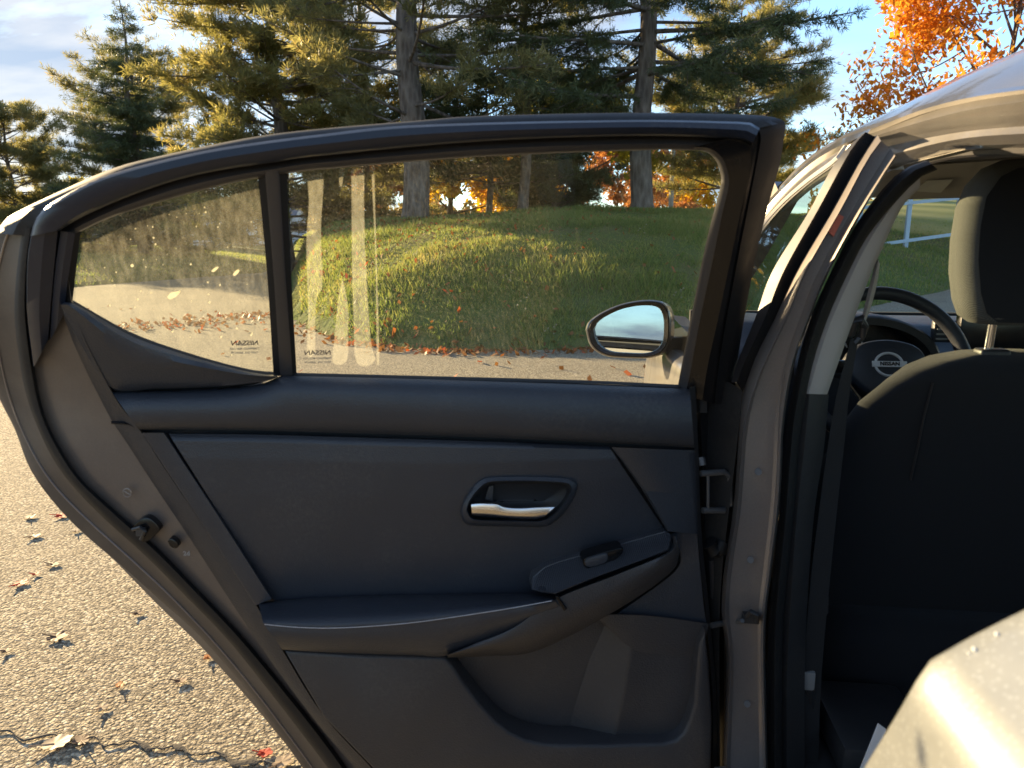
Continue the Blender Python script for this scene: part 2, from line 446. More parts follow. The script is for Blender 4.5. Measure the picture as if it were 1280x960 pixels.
plastic('siding_white', (0.74, 0.73, 0.70), 0.7)
plastic('dark_pane', (0.03, 0.035, 0.04), 0.15)
plastic('wire_metal', (0.05, 0.05, 0.05), 0.5)

# ------------------------------------------------------------------ ground, road, lawns
def gz(px, py):
    p = atZ(px, py); return np.array([p.dot(RGT), p.dot(FH)])
toe = [gz(*p) for p in [(369, 341), (370, 386), (378, 403), (430, 424), (480, 433), (550, 440), (640, 439), (740, 437), (850, 427), (1000, 400), (1149, 371), (1195, 360), (1280, 347)]]
toe = [np.array((-24.0, 80.0)), np.array((-11.5, 38.0))] + toe + [np.array((40.0, 40.0)), np.array((120.0, 75.0))]
hill_poly = np.array(toe + [np.array((120.0, 400.0)), np.array((-24.0, 400.0))])
ver = [gz(*p) for p in [(-500, 420), (-200, 388), (112, 357), (328, 341)]]
ver = [np.array((-60.0, -20.0)), np.array((-26., 4.))] + ver + [np.array((-12.5, 40.0)), np.array((-26.0, 82.0))]
verge_poly = np.array(ver + [np.array((-26., 400.)), np.array((-300., 400.)), np.array((-300., -20.))])
back_poly = np.array([(-60., -19.), (-20, -15), (10, -14), (60, -16), (300, -16), (300, -300), (-300, -300), (-300, -19)])
def inside(P, poly):
    x, y = P[:, 0], P[:, 1]; r = np.zeros(len(P), bool); j = len(poly) - 1
    for i in range(len(poly)):
        xi, yi = poly[i]; xj, yj = poly[j]
        c = ((yi > y) != (yj > y)) & (x < (xj - xi) * (y - yi) / (yj - yi + 1e-12) + xi)
        r ^= c; j = i
    return r
def dist(P, line):
    d = np.full(len(P), 1e9)
    for a, b in zip(line[:-1], line[1:]):
        ab = b - a; t = np.clip(((P - a) @ ab) / (ab @ ab), 0, 1)
        d = np.minimum(d, np.linalg.norm(P - (a + t[:, None] * ab), axis=1))
    return d
_k = rng.normal(size=(10, 2)); _ph = rng.uniform(0, 6.28, 10)
def wob(P):
    s = np.zeros(len(P))
    for i in range(10):
        s += np.sin(P @ (_k[i] * (0.5 + 0.35 * i)) + _ph[i]) / (1 + 0.5 * i)
    return s / 3
def hgt(P):
    P = np.atleast_2d(np.asarray(P, float))
    w = wob(P)
    h = np.full(len(P), -0.3)
    for poly, line, H, L in ((hill_poly, toe, 2.2, 4.2), (verge_poly, ver, 1.5, 11.0), (back_poly, back_poly[:5], 0.8, 14.0)):
        ins = inside(P, poly)
        if poly is hill_poly:                       # broad bank: steeper left flank, crest rising to the right
            rt = P[:, 0] / np.maximum(P[:, 1], 1.0)
            fan = P[:, 1] - np.interp(rt, [q[0] / q[1] for q in toe[3:-2]], [q[1] for q in toe[3:-2]])
            fan = np.where((rt > toe[3][0] / toe[3][1]) & (rt < 0.6), np.maximum(fan, 0.0) * 0.85, 1e9)
            dd = dist(P, toe)
            k_ = np.clip((rt - 0.26) / 0.2, 0, 1)
            d = np.where(fan < 1e8, fan * (1 - k_) + np.minimum(fan, dd) * k_, dd)
            d = np.where(ins, np.minimum(d, 8.0 * dist(P, toe[:4])), dd)
            H = np.interp(P[:, 0] / np.maximum(P[:, 1], 1.0), [-0.32, -0.19, -0.09, 0.07, 0.27], [1.72, 1.82, 1.92, 2.12, 2.16])
        else: d = dist(P, [np.asarray(q, float) for q in line])
        d = d * np.where(ins, 1, -1) + 0.10 * w
        hh = np.where(d > 0, 0.05 * np.minimum(1, d / 0.25) + H * (1 - np.exp(-np.maximum(d, 0) / L)) + 0.05 * w * np.minimum(1, np.maximum(d, 0) / 2), np.maximum(-0.3, 0.25 * d))
        h = np.maximum(h, hh)
    ratio = P[:, 0] / np.maximum(P[:, 1], 1.0)
    return h + np.where(P[:, 1] > 24, 0.062 * (np.minimum(P[:, 1], 90) - 24), 0) * np.clip((ratio - 0.34) / 0.16, 0, 1)
def axis_pts(segs):
    out = []
    for a, b, s in segs: out += list(np.arange(a, b, s))
    return np.array(out + [segs[-1][1]])
ga = axis_pts([(-160, -40, 6), (-40, -14, 1.2), (-14, 14, 0.3), (14, 40, 1.0), (40, 160, 6)])
gb = axis_pts([(-60, -10, 5), (-10, 6, 1.5), (6, 22, 0.3), (22, 60, 1.0), (60, 180, 6)])
A, B = np.meshgrid(ga, gb)
P = np.stack([A.ravel(), B.ravel()], 1)
Z = hgt(P)
XY = P[:, :1] * np.array([RGT[:2]]) + P[:, 1:] * np.array([FH[:2]])
nA, nB = len(ga), len(gb)
idx = np.arange(nA * nB).reshape(nB, nA)
Fq = np.stack([idx[:-1, :-1].ravel(), idx[:-1, 1:].ravel(), idx[1:, 1:].ravel(), idx[1:, :-1].ravel()], 1)
lawn = mesh('lawn', np.column_stack([XY, Z]), Fq, MATS['lawn'], origin=(0, 0, 0))
tag(lawn, 'grassy mound and verges around the asphalt drive', kind='structure')
ground = mesh('ground', [(-2500, -2500, -0.6), (2500, -2500, -0.6), (2500, 2500, -0.6), (-2500, 2500, -0.6)], [(0, 1, 2, 3)], MATS['lawn'])
tag(ground, 'far ground reaching the horizon', kind='structure')
c = [G(-90, -30), G(90, -30), G(90, 110), G(-90, 110)]
road = mesh('road', c, [(0, 1, 2, 3)], MATS['asphalt'])
tag(road, 'worn chip sealed asphalt drive lit by low sun', kind='structure')
def ground_at(a, b):
    return max(0.0, float(hgt([(a, b)])[0]))

# near road chippings: real relief where the camera looks down on it
def blades(name, P, h, w, mat, lean=0.5, tri=True):
    n = len(P); z = hgt(P)
    ok = z > 0.0
    P, z, h, w = P[ok], z[ok], h[ok], w[ok]; n = len(P)
    base = np.column_stack([P[:, :1] * np.array([RGT[:2]]) + P[:, 1:] * np.array([FH[:2]]), z - 0.01])
    th = rng.uniform(0, 2 * np.pi, n); ph = rng.uniform(0, 2 * np.pi, n)
    sx = np.column_stack([np.cos(th), np.sin(th), np.zeros(n)]) * w[:, None] * 0.5
    tip = base + np.column_stack([np.cos(ph) * lean * h * rng.uniform(0.2, 1, n), np.sin(ph) * lean * h * rng.uniform(0.2, 1, n), h])
    V = np.empty((n * 3, 3)); V[0::3] = base - sx; V[1::3] = base + sx; V[2::3] = tip
    o = mesh(name, V, np.arange(n * 3).reshape(n, 3), mat, origin=(0, 0, 0), smooth=False)
    return o
def scatter(n, a0, a1, b0, b1):
    return np.column_stack([rng.uniform(a0, a1, n), rng.uniform(b0, b1, n)])
Pn = scatter(420000, -8, 7, 7, 20)
keep = inside(Pn, hill_poly) | (dist(Pn, toe) < 0.12)
tuft = wob(Pn * 2.2)
keep &= rng.uniform(0, 1, len(Pn)) < np.clip(1.25 - (Pn[:, 1] - 7) / 16, 0.25, 1)
Pn, tuft = Pn[keep], tuft[keep]
g1 = blades('mound_grass', Pn, (0.02 + 0.085 * rng.random(len(Pn)) ** 2.2) * np.clip(1 + 1.2 * tuft + 0.5 * wob(Pn * 6.0), 0.35, 2.4), 0.010 + 0.008 * rng.random(len(Pn)), MATS['grass_blade'], 0.9)
tag(g1, 'short uneven grass on the mound behind the open car door', 'grass', kind='stuff')
Pv = np.vstack([scatter(50000, 6, 22, 12, 30), scatter(60000, -36, -8, 10, 48)])
g2 = blades('verge_grass', Pv, 0.06 + 0.06 * rng.random(len(Pv)), 0.02 + 0.02 * rng.random(len(Pv)), MATS['grass_blade'], 0.8)
tag(g2, 'mown grass beyond the drive to either side', 'grass', kind='stuff')

def leaf_cards(P3, size, flat=0.35):
    n = len(P3)
    th = rng.uniform(0, 2 * np.pi, n)
    u = np.column_stack([np.cos(th), np.sin(th), rng.normal(0, flat, n)])
    v = np.column_stack([-np.sin(th), np.cos(th), rng.normal(0, flat, n)])
    s = size * rng.uniform(0.6, 1.3, n)
    u *= s[:, None]; v *= 0.6 * s[:, None]
    V = np.empty((n * 4, 3)); V[0::4] = P3 - u; V[1::4] = P3 - v; V[2::4] = P3 + u; V[3::4] = P3 + v
    return V, np.arange(n * 4).reshape(n, 4)
# leaf litter lying on the mound and drifted along the drive
La = scatter(5200, -7, 5, 7.2, 18); La = La[inside(La, hill_poly)]
La = La[rng.random(len(La)) < np.clip(0.30 - 0.22 * La[:, 0] / 3, 0.04, 1)]
zl = hgt(La) + 0.05
V1 = np.column_stack([La[:, :1] * np.array([RGT[:2]]) + La[:, 1:] * np.array([FH[:2]]), zl])
edge = np.array([gz(x, y) for x, y in zip(np.linspace(160, 372, 420), np.interp(np.linspace(160, 372, 420), [160, 240, 300, 372], [412, 404, 396, 392]))])
edge = edge + rng.normal(0, 1, edge.shape) * np.array([0.5, 0.25])
Lt = np.array(toe[4:11]); tt = rng.uniform(0, len(Lt) - 1.001, 500); i0 = tt.astype(int)
te = Lt[i0] + (Lt[i0 + 1] - Lt[i0]) * (tt - i0)[:, None] + rng.normal(0, 0.14, (500, 2)) - np.array([0, 0.1])
sc_ = scatter(260, -9, 6, 4.5, 13)
R2 = np.vstack([edge, te, sc_])
zr = np.maximum(hgt(R2), 0) + 0.02
V2 = np.column_stack([R2[:, :1] * np.array([RGT[:2]]) + R2[:, 1:] * np.array([FH[:2]]), zr])
V, F = leaf_cards(np.vstack([V1, V2]), 0.036, 0.6)
o = mesh('leaf_litter', V, F, MATS['leaf_litter'], origin=(0, 0, 0), smooth=False)
tag(o, 'scattered brown and red fallen leaves on the mound and along its edge', 'leaves', kind='stuff')

# ------------------------------------------------------------------ trees
def unit(v): return v / (np.linalg.norm(v, axis=-1, keepdims=True) + 1e-9)
def tufts(P, D, L, w, k, spread):
    """k slim blades fanning out from each point"""
    n = len(P)
    Pk = np.repeat(P, k, 0); Dk = np.repeat(D, k, 0)
    d = unit(Dk + rng.normal(0, spread, (n * k, 3)))
    s = unit(np.cross(d, rng.normal(0, 1, (n * k, 3)))) * (w * rng.uniform(0.7, 1.3, (n * k, 1)))
    tip = Pk + d * (L * rng.uniform(0.6, 1.2, (n * k, 1)))
    mid = Pk + d * (L * 0.45)
    V = np.empty((n * k * 3, 3)); V[0::3] = Pk + s * 0.2; V[1::3] = tip; V[2::3] = mid - s
    return V, np.arange(n * k * 3).reshape(-1, 3)
def limb_mesh(segs):
    """segs: list of (points, radii)"""
    parts = []
    for pts, r in segs:
        parts.append(tube_vf(pts, r, 8 if r[0] > 0.08 else (5 if r[0] > 0.025 else 3), cap=False))
    return merge(parts)
def conifer(name, base, H, h0, R, label, mat, group, whorl=0.55, nper=5, droop=-0.12, rise=0.10, style='pine', dens=1.0, trunk_r=0.28, lean=(0, 0), prof=0.75, bare=0.35, tipL=0.22, seed=1, hmax=None, forks=0):
    rg = np.random.default_rng(seed)
    root = empty(name, base)
    tag(root, label, 'tree', group)
    B0 = np.array(base)
    def axis(h):
        t = h / H
        return B0 + np.array([lean[0] * t * t * H + 0.06 * math.sin(h * 1.3 + seed), lean[1] * t * t * H + 0.05 * math.cos(h * 1.1 + seed), h])
    def rad_at(h): return max(0.02, trunk_r * (1 - h / H) ** 0.8)
    hs = np.linspace(-0.3, H, 26)
    segs = [([axis(h) for h in hs], [rad_at(max(h, 0)) * (1.35 if h < 0.1 else 1.0) for h in hs])]
    if forks:
        for q in range(forks):
            an = rg.uniform(0, 6.28); hh = H * rg.uniform(0.25, 0.35)
            pts = [axis(hh) + np.array([math.cos(an), math.sin(an), 0]) * (0.18 * t * H * 0.35) + np.array([0, 0, t * H * 0.5]) for t in np.linspace(0, 1, 8)]
            segs.append((pts, [rad_at(hh) * 0.6 * (1 - 0.85 * t) for t in np.linspace(0, 1, 8)]))
    PP, DD = [], []
    h = h0
    htop = H if hmax is None else hmax
    while h < htop - 0.15:
        t = (h - h0) / (H - h0)
        if style == 'pine':
            Lm = R * (0.55 + 0.45 * math.sin(min(1, t * 2.2 + 0.25) * math.pi / 2)) * (1 - t) ** prof + 0.3
        else:
            Lm = R * (1 - t) ** prof + 0.15
        n = nper + rg.integers(-1, 2)
        a0 = rg.uniform(0, 6.28)
        for b in range(max(n, 2)):
            L = Lm * rg.uniform(0.6, 1.12)
            an = a0 + b * 6.283 / max(n, 2) + rg.normal(0, 0.25)
            dr = np.array([math.cos(an), math.sin(an), 0.0]); sd = np.array([-dr[1], dr[0], 0.0])
            q = np.linspace(0, 1, 9)
            st = axis(max(0.3, h + rg.normal(0, whorl * 0.5)))
            bend = rg.normal(0, 0.16); rise_ = rise + rg.normal(0, 0.20 if style == 'pine' else 0.04)
            if style == 'pine': zz = rise_ * q * L + 0.14 * L * q ** 2 - 0.05 * L * q
            else: zz = rise_ * q * L + droop * L * (q - 0.1) + (-droop) * 0.9 * L * np.maximum(q - 0.55, 0) ** 1.3
            pts = st + np.outer(q * L, dr) + np.outer(bend * L * q ** 2, sd); pts[:, 2] += zz
            r0 = max(0.012, 0.034 * L ** 0.9 * 0.45)
            segs.append((list(pts), list(r0 * (1 - 0.85 * q))))
            # side twigs
            ns = max(3, int(L * (5.5 if style == 'pine' else 9) * dens))
            for s in range(ns):
                qq = rg.uniform(bare, 1.0)
                i = min(int(qq * 8), 7); f = qq * 8 - i
                p0 = pts[i] * (1 - f) + pts[i + 1] * f
                sl_ = (0.16 + 0.34 * L * (1 - qq) ** 0.8 * 0.8) * rg.uniform(0.5, 1.2)
                sgn = 1 if s % 2 else -1
                tw = unit(dr * rg.uniform(0.5, 1.0) + sd * sgn * rg.uniform(0.4, 1.0) + np.array([0, 0, rg.normal(0.12 if style == 'pine' else -0.25, 0.22)]))
                if sl_ > 0.3 and s % 2 == 0:
                    segs.append(([p0, p0 + tw * sl_ * 0.9], [r0 * 0.3, 0.006]))
                k = max(2, int(sl_ * (15 if style == 'pine' else 20)))
                tq = np.linspace(0.25 if style == 'pine' else 0.05, 1, k)[:, None]
                pp = p0 + tw * sl_ * tq + rg.normal(0, 0.075 if style == 'pine' else 0.03, (k, 3))
                PP.append(pp)
                DD.append(np.repeat((tw * 0.7 + np.array([0, 0, 0.55 if style == 'pine' else -0.05]))[None], k, 0))
        h += whorl * rg.uniform(0.75, 1.25) * (1 - 0.35 * t)
    PP = np.vstack(PP); DD = np.vstack(DD)
    V, F = limb_mesh(segs)
    tr = mesh('trunk', V, F, MATS['bark'], root, sharp=None)
    if style == 'pine': Vc, Fc = tufts(PP, DD, tipL, 0.022, 8, 0.66)
    else: Vc, Fc = tufts(PP, DD, tipL * 0.62, 0.018, 6, 0.7)
    mesh('crown', Vc, Fc, MATS[mat], root, smooth=False)
    return root, len(Fc)
def broadleaf(name, base, H, R, label, mat, group, n=9000, size=0.10, h0=0.3, seed=1, trunk_r=0.16, nb=10, gap=0.55, squash=0.8, cat='tree'):
    rg = np.random.default_rng(seed)
    root = empty(name, base); tag(root, label, cat, group)
    B0 = np.array(base)
    segs = []; tips = []
    th = H * h0
    hs = np.linspace(-0.2, H * 0.8, 10)
    segs.append(([B0 + np.array([0.05 * math.sin(h * 2 + seed), 0.05 * math.cos(h + seed), h]) for h in hs], [trunk_r * (1 - 0.85 * max(0, h) / (H * 0.8)) for h in hs]))
    C = B0 + np.array([0, 0, H * (h0 + (1 - h0) * 0.5)])
    def grow(p, d, L, r, lev):
        q = np.linspace(0, 1, 5); side = unit(rg.normal(0, 1, 3))
        pts = [p + d * L * t + side * 0.10 * L * t * t + np.array([0, 0, 0.08 * L * t * t]) for t in q]
        segs.append((pts, [r * (1 - 0.6 * t) for t in q]))
        if lev == 0:
            tips.append(pts[-1]); tips.append(pts[2]); return
        for c in range(3 if lev > 1 else 4):
            nd = unit(d + rg.normal(0, 0.55, 3) + np.array([0, 0, 0.1]))
            grow(pts[rg.integers(2, 5)], nd, L * rg.uniform(0.5, 0.75), r * 0.45, lev - 1)
    for b in range(nb):
        an = b * 2.4 + rg.uniform(-.4, .4); t = b / nb
        d = unit(np.array([math.cos(an), math.sin(an), 0.25 + 1.1 * t]))
        grow(B0 + np.array([0, 0, th + (H * 0.72 - th) * t]), d, R * (0.62 - 0.25 * t) * rg.uniform(0.8, 1.15), trunk_r * 0.42 * (1 - 0.5 * t), 3)
    T = np.array(tips)
    ct = T[rg.integers(0, len(T), n)] + rg.normal(0, 1, (n, 3)) * np.array([1, 1, squash]) * (0.05 * R + 0.10)
    V, F = limb_mesh(segs)
    mesh('trunk', V, F, MATS['bark'], root, sharp=None)
    V, F = leaf_cards(ct, size, 0.8)
    mesh('crown', V, F, MATS[mat], root, smooth=False)
    return root
def spot(px, b, dz=-0.1):
    a = (px - 640) / FPX * b
    return tuple(G(a, b, ground_at(a, b) + dz))
PINES, DECID = 'evergreens behind the drive', 'autumn trees beyond the mound'
def top(py, b): return 1.18 + (300 - py) / FPX * b * 1.03
ntri = 0
trees = []
trees.append(conifer('spruce_tree', spot(188, 31), top(20, 31) - 0.9, 0.6, 3.9, 'dark pointed spruce rising alone against the bright sky at far left', 'spruce_needle', PINES, whorl=0.42, nper=6, style='spruce', dens=1.0, trunk_r=0.22, prof=1.0, bare=0.1, tipL=0.34, seed=3))
trees.append(conifer('pine_tree', spot(36, 37), top(165, 37), 0.8, 3.6, 'low bushy pine at the far left edge beside the pointed spruce', 'pine_needle', PINES, whorl=0.45, nper=7, dens=1.6, prof=0.5, trunk_r=0.16, seed=5, tipL=0.3))
trees.append(conifer('pine_tree', spot(362, 24), 12.5, 1.2, 4.1, 'broad golden sunlit pine with tufted branches right of the pointed spruce', 'pine_sunlit', PINES, whorl=0.48, nper=7, dens=1.7, prof=0.35, trunk_r=0.30, seed=8, tipL=0.26, rise=0.08, hmax=9.5))
trees.append(conifer('pine_tree', spot(192, 36), 9.5, 1.2, 4.6, 'shaded pine whose trunk stands in the small rear window', 'pine_needle', PINES, whorl=0.65, nper=5, dens=1.0, prof=0.4, trunk_r=0.28, seed=9, tipL=0.3))
trees.append(conifer('pine_tree', spot(523, 19.0), 13.5, 2.4, 4.4, 'tall pine with the thickest trunk, standing on the mound crest', 'pine_needle', PINES, whorl=0.62, nper=5, dens=1.05, prof=0.3, trunk_r=0.36, seed=12, tipL=0.24, rise=0.02, lean=(-0.05, 0.0), hmax=10, forks=1, bare=0.4))
trees.append(conifer('pine_tree', spot(466, 28), 11.5, 0.8, 4.0, 'slim pine between the golden pine and the thick trunked pine', 'pine_needle', PINES, whorl=0.62, nper=5, dens=1.2, prof=0.3, trunk_r=0.17, seed=14, tipL=0.26, hmax=11))
trees.append(conifer('spruce_tree', spot(796, 19.5), 14, 2.8, 5.0, 'open spruce with a straight bare trunk and long drooping limbs on the crest', 'spruce_needle', PINES, whorl=0.5, nper=4, style='spruce', dens=1.0, trunk_r=0.30, prof=0.35, droop=-0.20, bare=0.22, tipL=0.30, seed=21, hmax=10))
trees.append(conifer('spruce_tree', spot(655, 21.5), 13, 2.6, 4.0, 'dense green spruce between the two big trunks', 'spruce_needle', PINES, whorl=0.72, nper=4, style='spruce', dens=0.8, trunk_r=0.17, prof=0.4, droop=-0.15, bare=0.15, tipL=0.32, seed=24, hmax=10))
trees.append(conifer('pine_tree', spot(905, 33), 9.4, 1.2, 5.4, 'pale sunlit pine behind the open spruce, its limbs reaching right', 'pine_sunlit', PINES, whorl=0.55, nper=6, dens=1.3, prof=0.5, trunk_r=0.2, seed=27, tipL=0.3))
trees.append(conifer('pine_tree', spot(612, 25), 4.8, 1.25, 4.2, 'small dark pine with a forked trunk seen through the large window', 'spruce_needle', PINES, whorl=0.42, nper=6, dens=1.1, prof=0.35, trunk_r=0.13, seed=31, tipL=0.28, rise=0.0, forks=2))
trees.append(conifer('pine_tree', spot(690, 30), 3.4, 0.3, 2.6, 'low dark evergreen at the foot of the yellowing tree', 'spruce_needle', PINES, whorl=0.34, nper=8, dens=1.8, prof=0.6, trunk_r=0.10, seed=33, tipL=0.3))
for r, nf in trees: ntri += nf
print('CONIFER TRIS', ntri, [t[1] for t in trees])
broadleaf('yellowing_tree', spot(716, 34), 6.6, 3.0, 'yellow green leafy tree seen through the large window beside the bare trunk', 'leaf_olive', DECID, n=7000, size=0.12, seed=2)
broadleaf('yellow_tree', spot(566, 33), 3.6, 2.2, 'bright yellow tree left of the forked dark pine', 'leaf_yellow', DECID, n=5200, size=0.12, seed=4, h0=0.12)
broadleaf('yellow_tree', spot(655, 34), 3.4, 1.9, 'bright yellow tree right of the forked dark pine', 'leaf_yellow', DECID, n=4800, size=0.12, seed=6, h0=0.12)
broadleaf('rust_tree', spot(768, 62), 8.2, 3.6, 'hazy orange tree just left of the straight bare trunk', 'leaf_rust', DECID, n=5200, size=0.18, seed=8, h0=0.15)
broadleaf('rust_tree', spot(815, 70), 8.2, 3.8, 'hazy orange tree just right of the straight bare trunk', 'leaf_rust', DECID, n=5200, size=0.2, seed=10, h0=0.15)
broadleaf('rust_tree', spot(858, 74), 7.2, 3.4, 'far golden tree right of the utility pole', 'leaf_yellow', DECID, n=4200, size=0.2, seed=11, h0=0.15)
broadleaf('rust_tree', spot(640, 60), 5.6, 4.0, 'far rusty tree behind the forked dark pine', 'leaf_rust', DECID, n=5200, size=0.17, seed=13, h0=0.12)
broadleaf('rust_tree', spot(470, 52), 5.0, 3.4, 'far orange tree behind the slim pine', 'leaf_rust', DECID, n=4600, size=0.17, seed=15, h0=0.12)
broadleaf('maple_tree', spot(1225, 23), 10.2, 4.6, 'bright orange maple above the car roof', 'leaf_orange', DECID, n=17000, size=0.085, seed=17, trunk_r=0.2, h0=0.28, nb=13)
broadleaf('autumn_bush', spot(118, 44), 3.2, 2.6, 'yellowish bush in the corner of the small rear window', 'leaf_olive', DECID, n=3600, size=0.16, seed=19, h0=0.1, cat='bush')

# weeds standing out of the mound grass
weeds = [(655, 402, 0.30), (470, 355, 0.22), (636, 358, 0.22), (690, 425, 0.18), (800, 300, 0.25), (848, 380, 0.22)]
wlab = ['tall seeding weed near the foot of the mound', 'thin weed stalk high on the left of the mound', 'thin pale weed in the middle of the mound', 'small weed close to the mirror at the mound edge', 'pale bunched weed high on the mound below the crest', 'pale broad weed beside the mirror']
for (x, y, hh), lb in zip(weeds, wlab):
    t0 = gz(x, max(y, 345)); pt = None
    for bb in np.arange(7.4, 20, 0.1):          # march along the line of sight until it meets the mound
        a = (x - 640) / FPX * bb; zc = CAMH - (y - 300) / FPX * bb
        if hgt([(a, bb)])[0] >= zc: pt = (a, bb); break
    if pt is None: continue
    bs = G(pt[0], pt[1], ground_at(*pt) - 0.02)
    w = empty('weed', bs); tag(w, lb, 'weed', 'weeds on the mound')
    parts = []; heads = []
    for s in range(5):
        an = s * 1.3; tip = bs + Vector((math.cos(an) * 0.05 * (1 + s % 2), math.sin(an) * 0.05, hh * (1 - 0.13 * s)))
        parts.append(tube_vf([bs, bs.lerp(tip, 0.5) + Vector((0, 0, 0.03)), tip], [0.0022, 0.0018, 0.0012], 4)); heads.append(tip)
    V, F = merge(parts); mesh('stem', V, F, MATS['grass_blade'], w)
    for t in heads:
        V, F = tufts(np.array([tuple(t)]), np.array([[0, 0, 1.0]]), 0.022, 0.006, 12, 1.0)
        sh_ = mesh('seed_head', V, F, MATS['leaf_tan_dry'], w, smooth=False)

# utility pole and wires
pb = spot(833, 48)
pole = empty('utility_pole', pb); tag(pole, 'grey wooden utility pole beyond the mound crest', 'pole')
tube('post', [pb, Vector(pb) + Vector((0, 0, 5)), Vector(pb) + Vector((0, 0, 9.5))], [0.16, 0.14, 0.11], MATS['weathered_wood'], pole, 10)
box('crossarm', Vector(pb) + Vector((0, 0, 9.0)), (2.2, 0.1, 0.12), MATS['weathered_wood'], pole)
for q in (-0.9, 0.0, 0.9): tube('insulator', [Vector(pb) + Vector((q, 0, 9.06)), Vector(pb) + Vector((q, 0, 9.25))], 0.05, MATS['siding_white'], pole, 8)
a = G(-60, 45, top(140, 45)); b_ = G(10, 50, top(160, 50))
pts = [a.lerp(b_, t) - Vector((0, 0, 1.2 * (1 - (2 * t - 1) ** 2))) for t in np.linspace(0, 1, 24)]
w = tube('overhead_wire', pts, 0.012, MATS['wire_metal'], None, 5); tag(w, 'thin overhead wire crossing the sky at far left', 'wire')

# houses glimpsed under the pines
def house(base, w, d, h, rh, mat, label, rot, wins):
    r = Matrix.Rotation(rot, 3, 'Z'); B0 = Vector(base)
    root = empty('house', base); tag(root, label, 'house', 'houses beyond the verge')
    L = lambda x, y, z: B0 + r @ Vector((x, y, z))
    V = [L(-w/2, -d/2, 0), L(w/2, -d/2, 0), L(w/2, d/2, 0), L(-w/2, d/2, 0), L(-w/2, -d/2, h), L(w/2, -d/2, h), L(w/2, d/2, h), L(-w/2, d/2, h), L(-w/2, 0, h + rh), L(w/2, 0, h + rh)]
    mesh('wall', V, [(0, 1, 5, 4), (2, 3, 7, 6), (1, 2, 6, 9, 5), (3, 0, 4, 8, 7)], MATS[mat], root)
    o = 0.4
    rv = []
    for y0, z0 in ((-d/2 - o, h - 0.2), (0, h + rh + 0.12), (d/2 + o, h - 0.2)):
        rv.append([L(-w/2 - o, y0, z0), L(w/2 + o, y0, z0)])
    rr = [rv[0], rv[1], rv[2], [p + Vector((0, 0, -0.1)) for p in rv[2]], [p + Vector((0, 0, -0.1)) for p in rv[1]], [p + Vector((0, 0, -0.1)) for p in rv[0]], rv[0]]
    loft('roof', rr, MATS['shingle'], root)
    for x, z, ww, hh in wins:
        f = mesh('window', *box_vf(L(x, -d/2 - 0.03, z), (ww + 0.2, 0.1, hh + 0.2), r), MATS['siding_white'], root)
        mesh('pane', *box_vf(L(x, -d/2 - 0.09, z), (ww, 0.03, hh), r), MATS['dark_pane'], f)
a = (212 - 640) / FPX * 62
house(tuple(G(a, 62, 0.55)), 9, 7, 2.7, 1.6, 'siding', 'pale blue house glimpsed low under the pines in the small rear window', YAW, [(-2.8, 1.5, 1.1, 1.2), (0, 1.5, 1.6, 1.2), (2.8, 1.5, 1.1, 1.2)])
a = (318 - 640) / FPX * 66
house(tuple(G(a, 66, 0.75)), 9, 7, 2.6, 1.5, 'siding_white', 'white house glimpsed beside the window divider under the pines', YAW + 0.1, [(-2.6, 1.5, 1.2, 1.2), (2.4, 1.5, 1.6, 1.2)])

# distant wood that reads as one mass under the pines
nW = 26000
pxs = np.concatenate([rng.uniform(-150, 745, 20000), rng.uniform(850, 900, 1500), rng.uniform(1000, 1500, 4500)])
bs_ = rng.uniform(84, 104, nW); as_w = (pxs - 640) / FPX * bs_
crown_h = 3.2 + 1.3 * np.sin(as_w * 0.45) + 0.9 * np.sin(as_w * 1.13 + 1) + 0.6 * np.sin(as_w * 2.3)
zW = hgt(np.column_stack([as_w, bs_])) + rng.random(nW) ** 0.8 * np.maximum(crown_h, 1.0)
Vw = np.column_stack([as_w[:, None] * np.array([RGT[:2]]) + bs_[:, None] * np.array([FH[:2]]), zW])
V, F = leaf_cards(Vw, 0.30, 0.9)
leafmat('far_leaf', [(0.0, (0.07, 0.07, 0.03)), (0.4, (0.16, 0.12, 0.04)), (0.7, (0.30, 0.17, 0.06)), (1.0, (0.42, 0.28, 0.06))], 0.4, patch=0.16)
o = mesh('far_wood', V, F, MATS['far_leaf'], origin=(0, 0, 0), smooth=False)
tag(o, 'distant autumn wood along the skyline', 'wood', kind='stuff')
# mown field behind the fence, sunlight and shadow stripes put into its colour
m = NT('field_sunlit')
co = m.pos()
stp = m.n('ShaderNodeTexWave', {'Vector': co, 'Scale': 0.07, 'Distortion': 3.0, 'Detail': 3.0}, bands_direction='Y').outputs['Fac']
c = m.mixc(stp, (0.20, 0.19, 0.05), (0.44, 0.36, 0.12))
m.done(m.pbsdf(Base_Color=m.mixc(m.noise(3, 4, vec=co), c, (0.30, 0.26, 0.08)), Roughness=0.95, Specular_IOR_Level=0.1))
fa, fb_ = np.linspace(0.36, 1.6, 40), np.concatenate([np.linspace(25.5, 50, 30), np.linspace(53, 110, 14)])
AA, BB = np.meshgrid(fa, fb_); Pf = np.column_stack([(AA * BB).ravel(), BB.ravel()])
zf = hgt(Pf) + 0.05; zf[:len(fa)] -= 0.35
ix = np.arange(Pf.shape[0]).reshape(len(fb_), len(fa))
o = mesh('field', np.column_stack([Pf[:, :1] * np.array([RGT[:2]]) + Pf[:, 1:] * np.array([FH[:2]]), zf]), np.stack([ix[:-1, :-1].ravel(), ix[:-1, 1:].ravel(), ix[1:, 1:].ravel(), ix[1:, :-1].ravel()], 1), MATS['field_sunlit'], origin=(0, 0, 0))
tag(o, 'mown field behind the rail fence, sunlight and shadow stripes painted in', kind='structure')
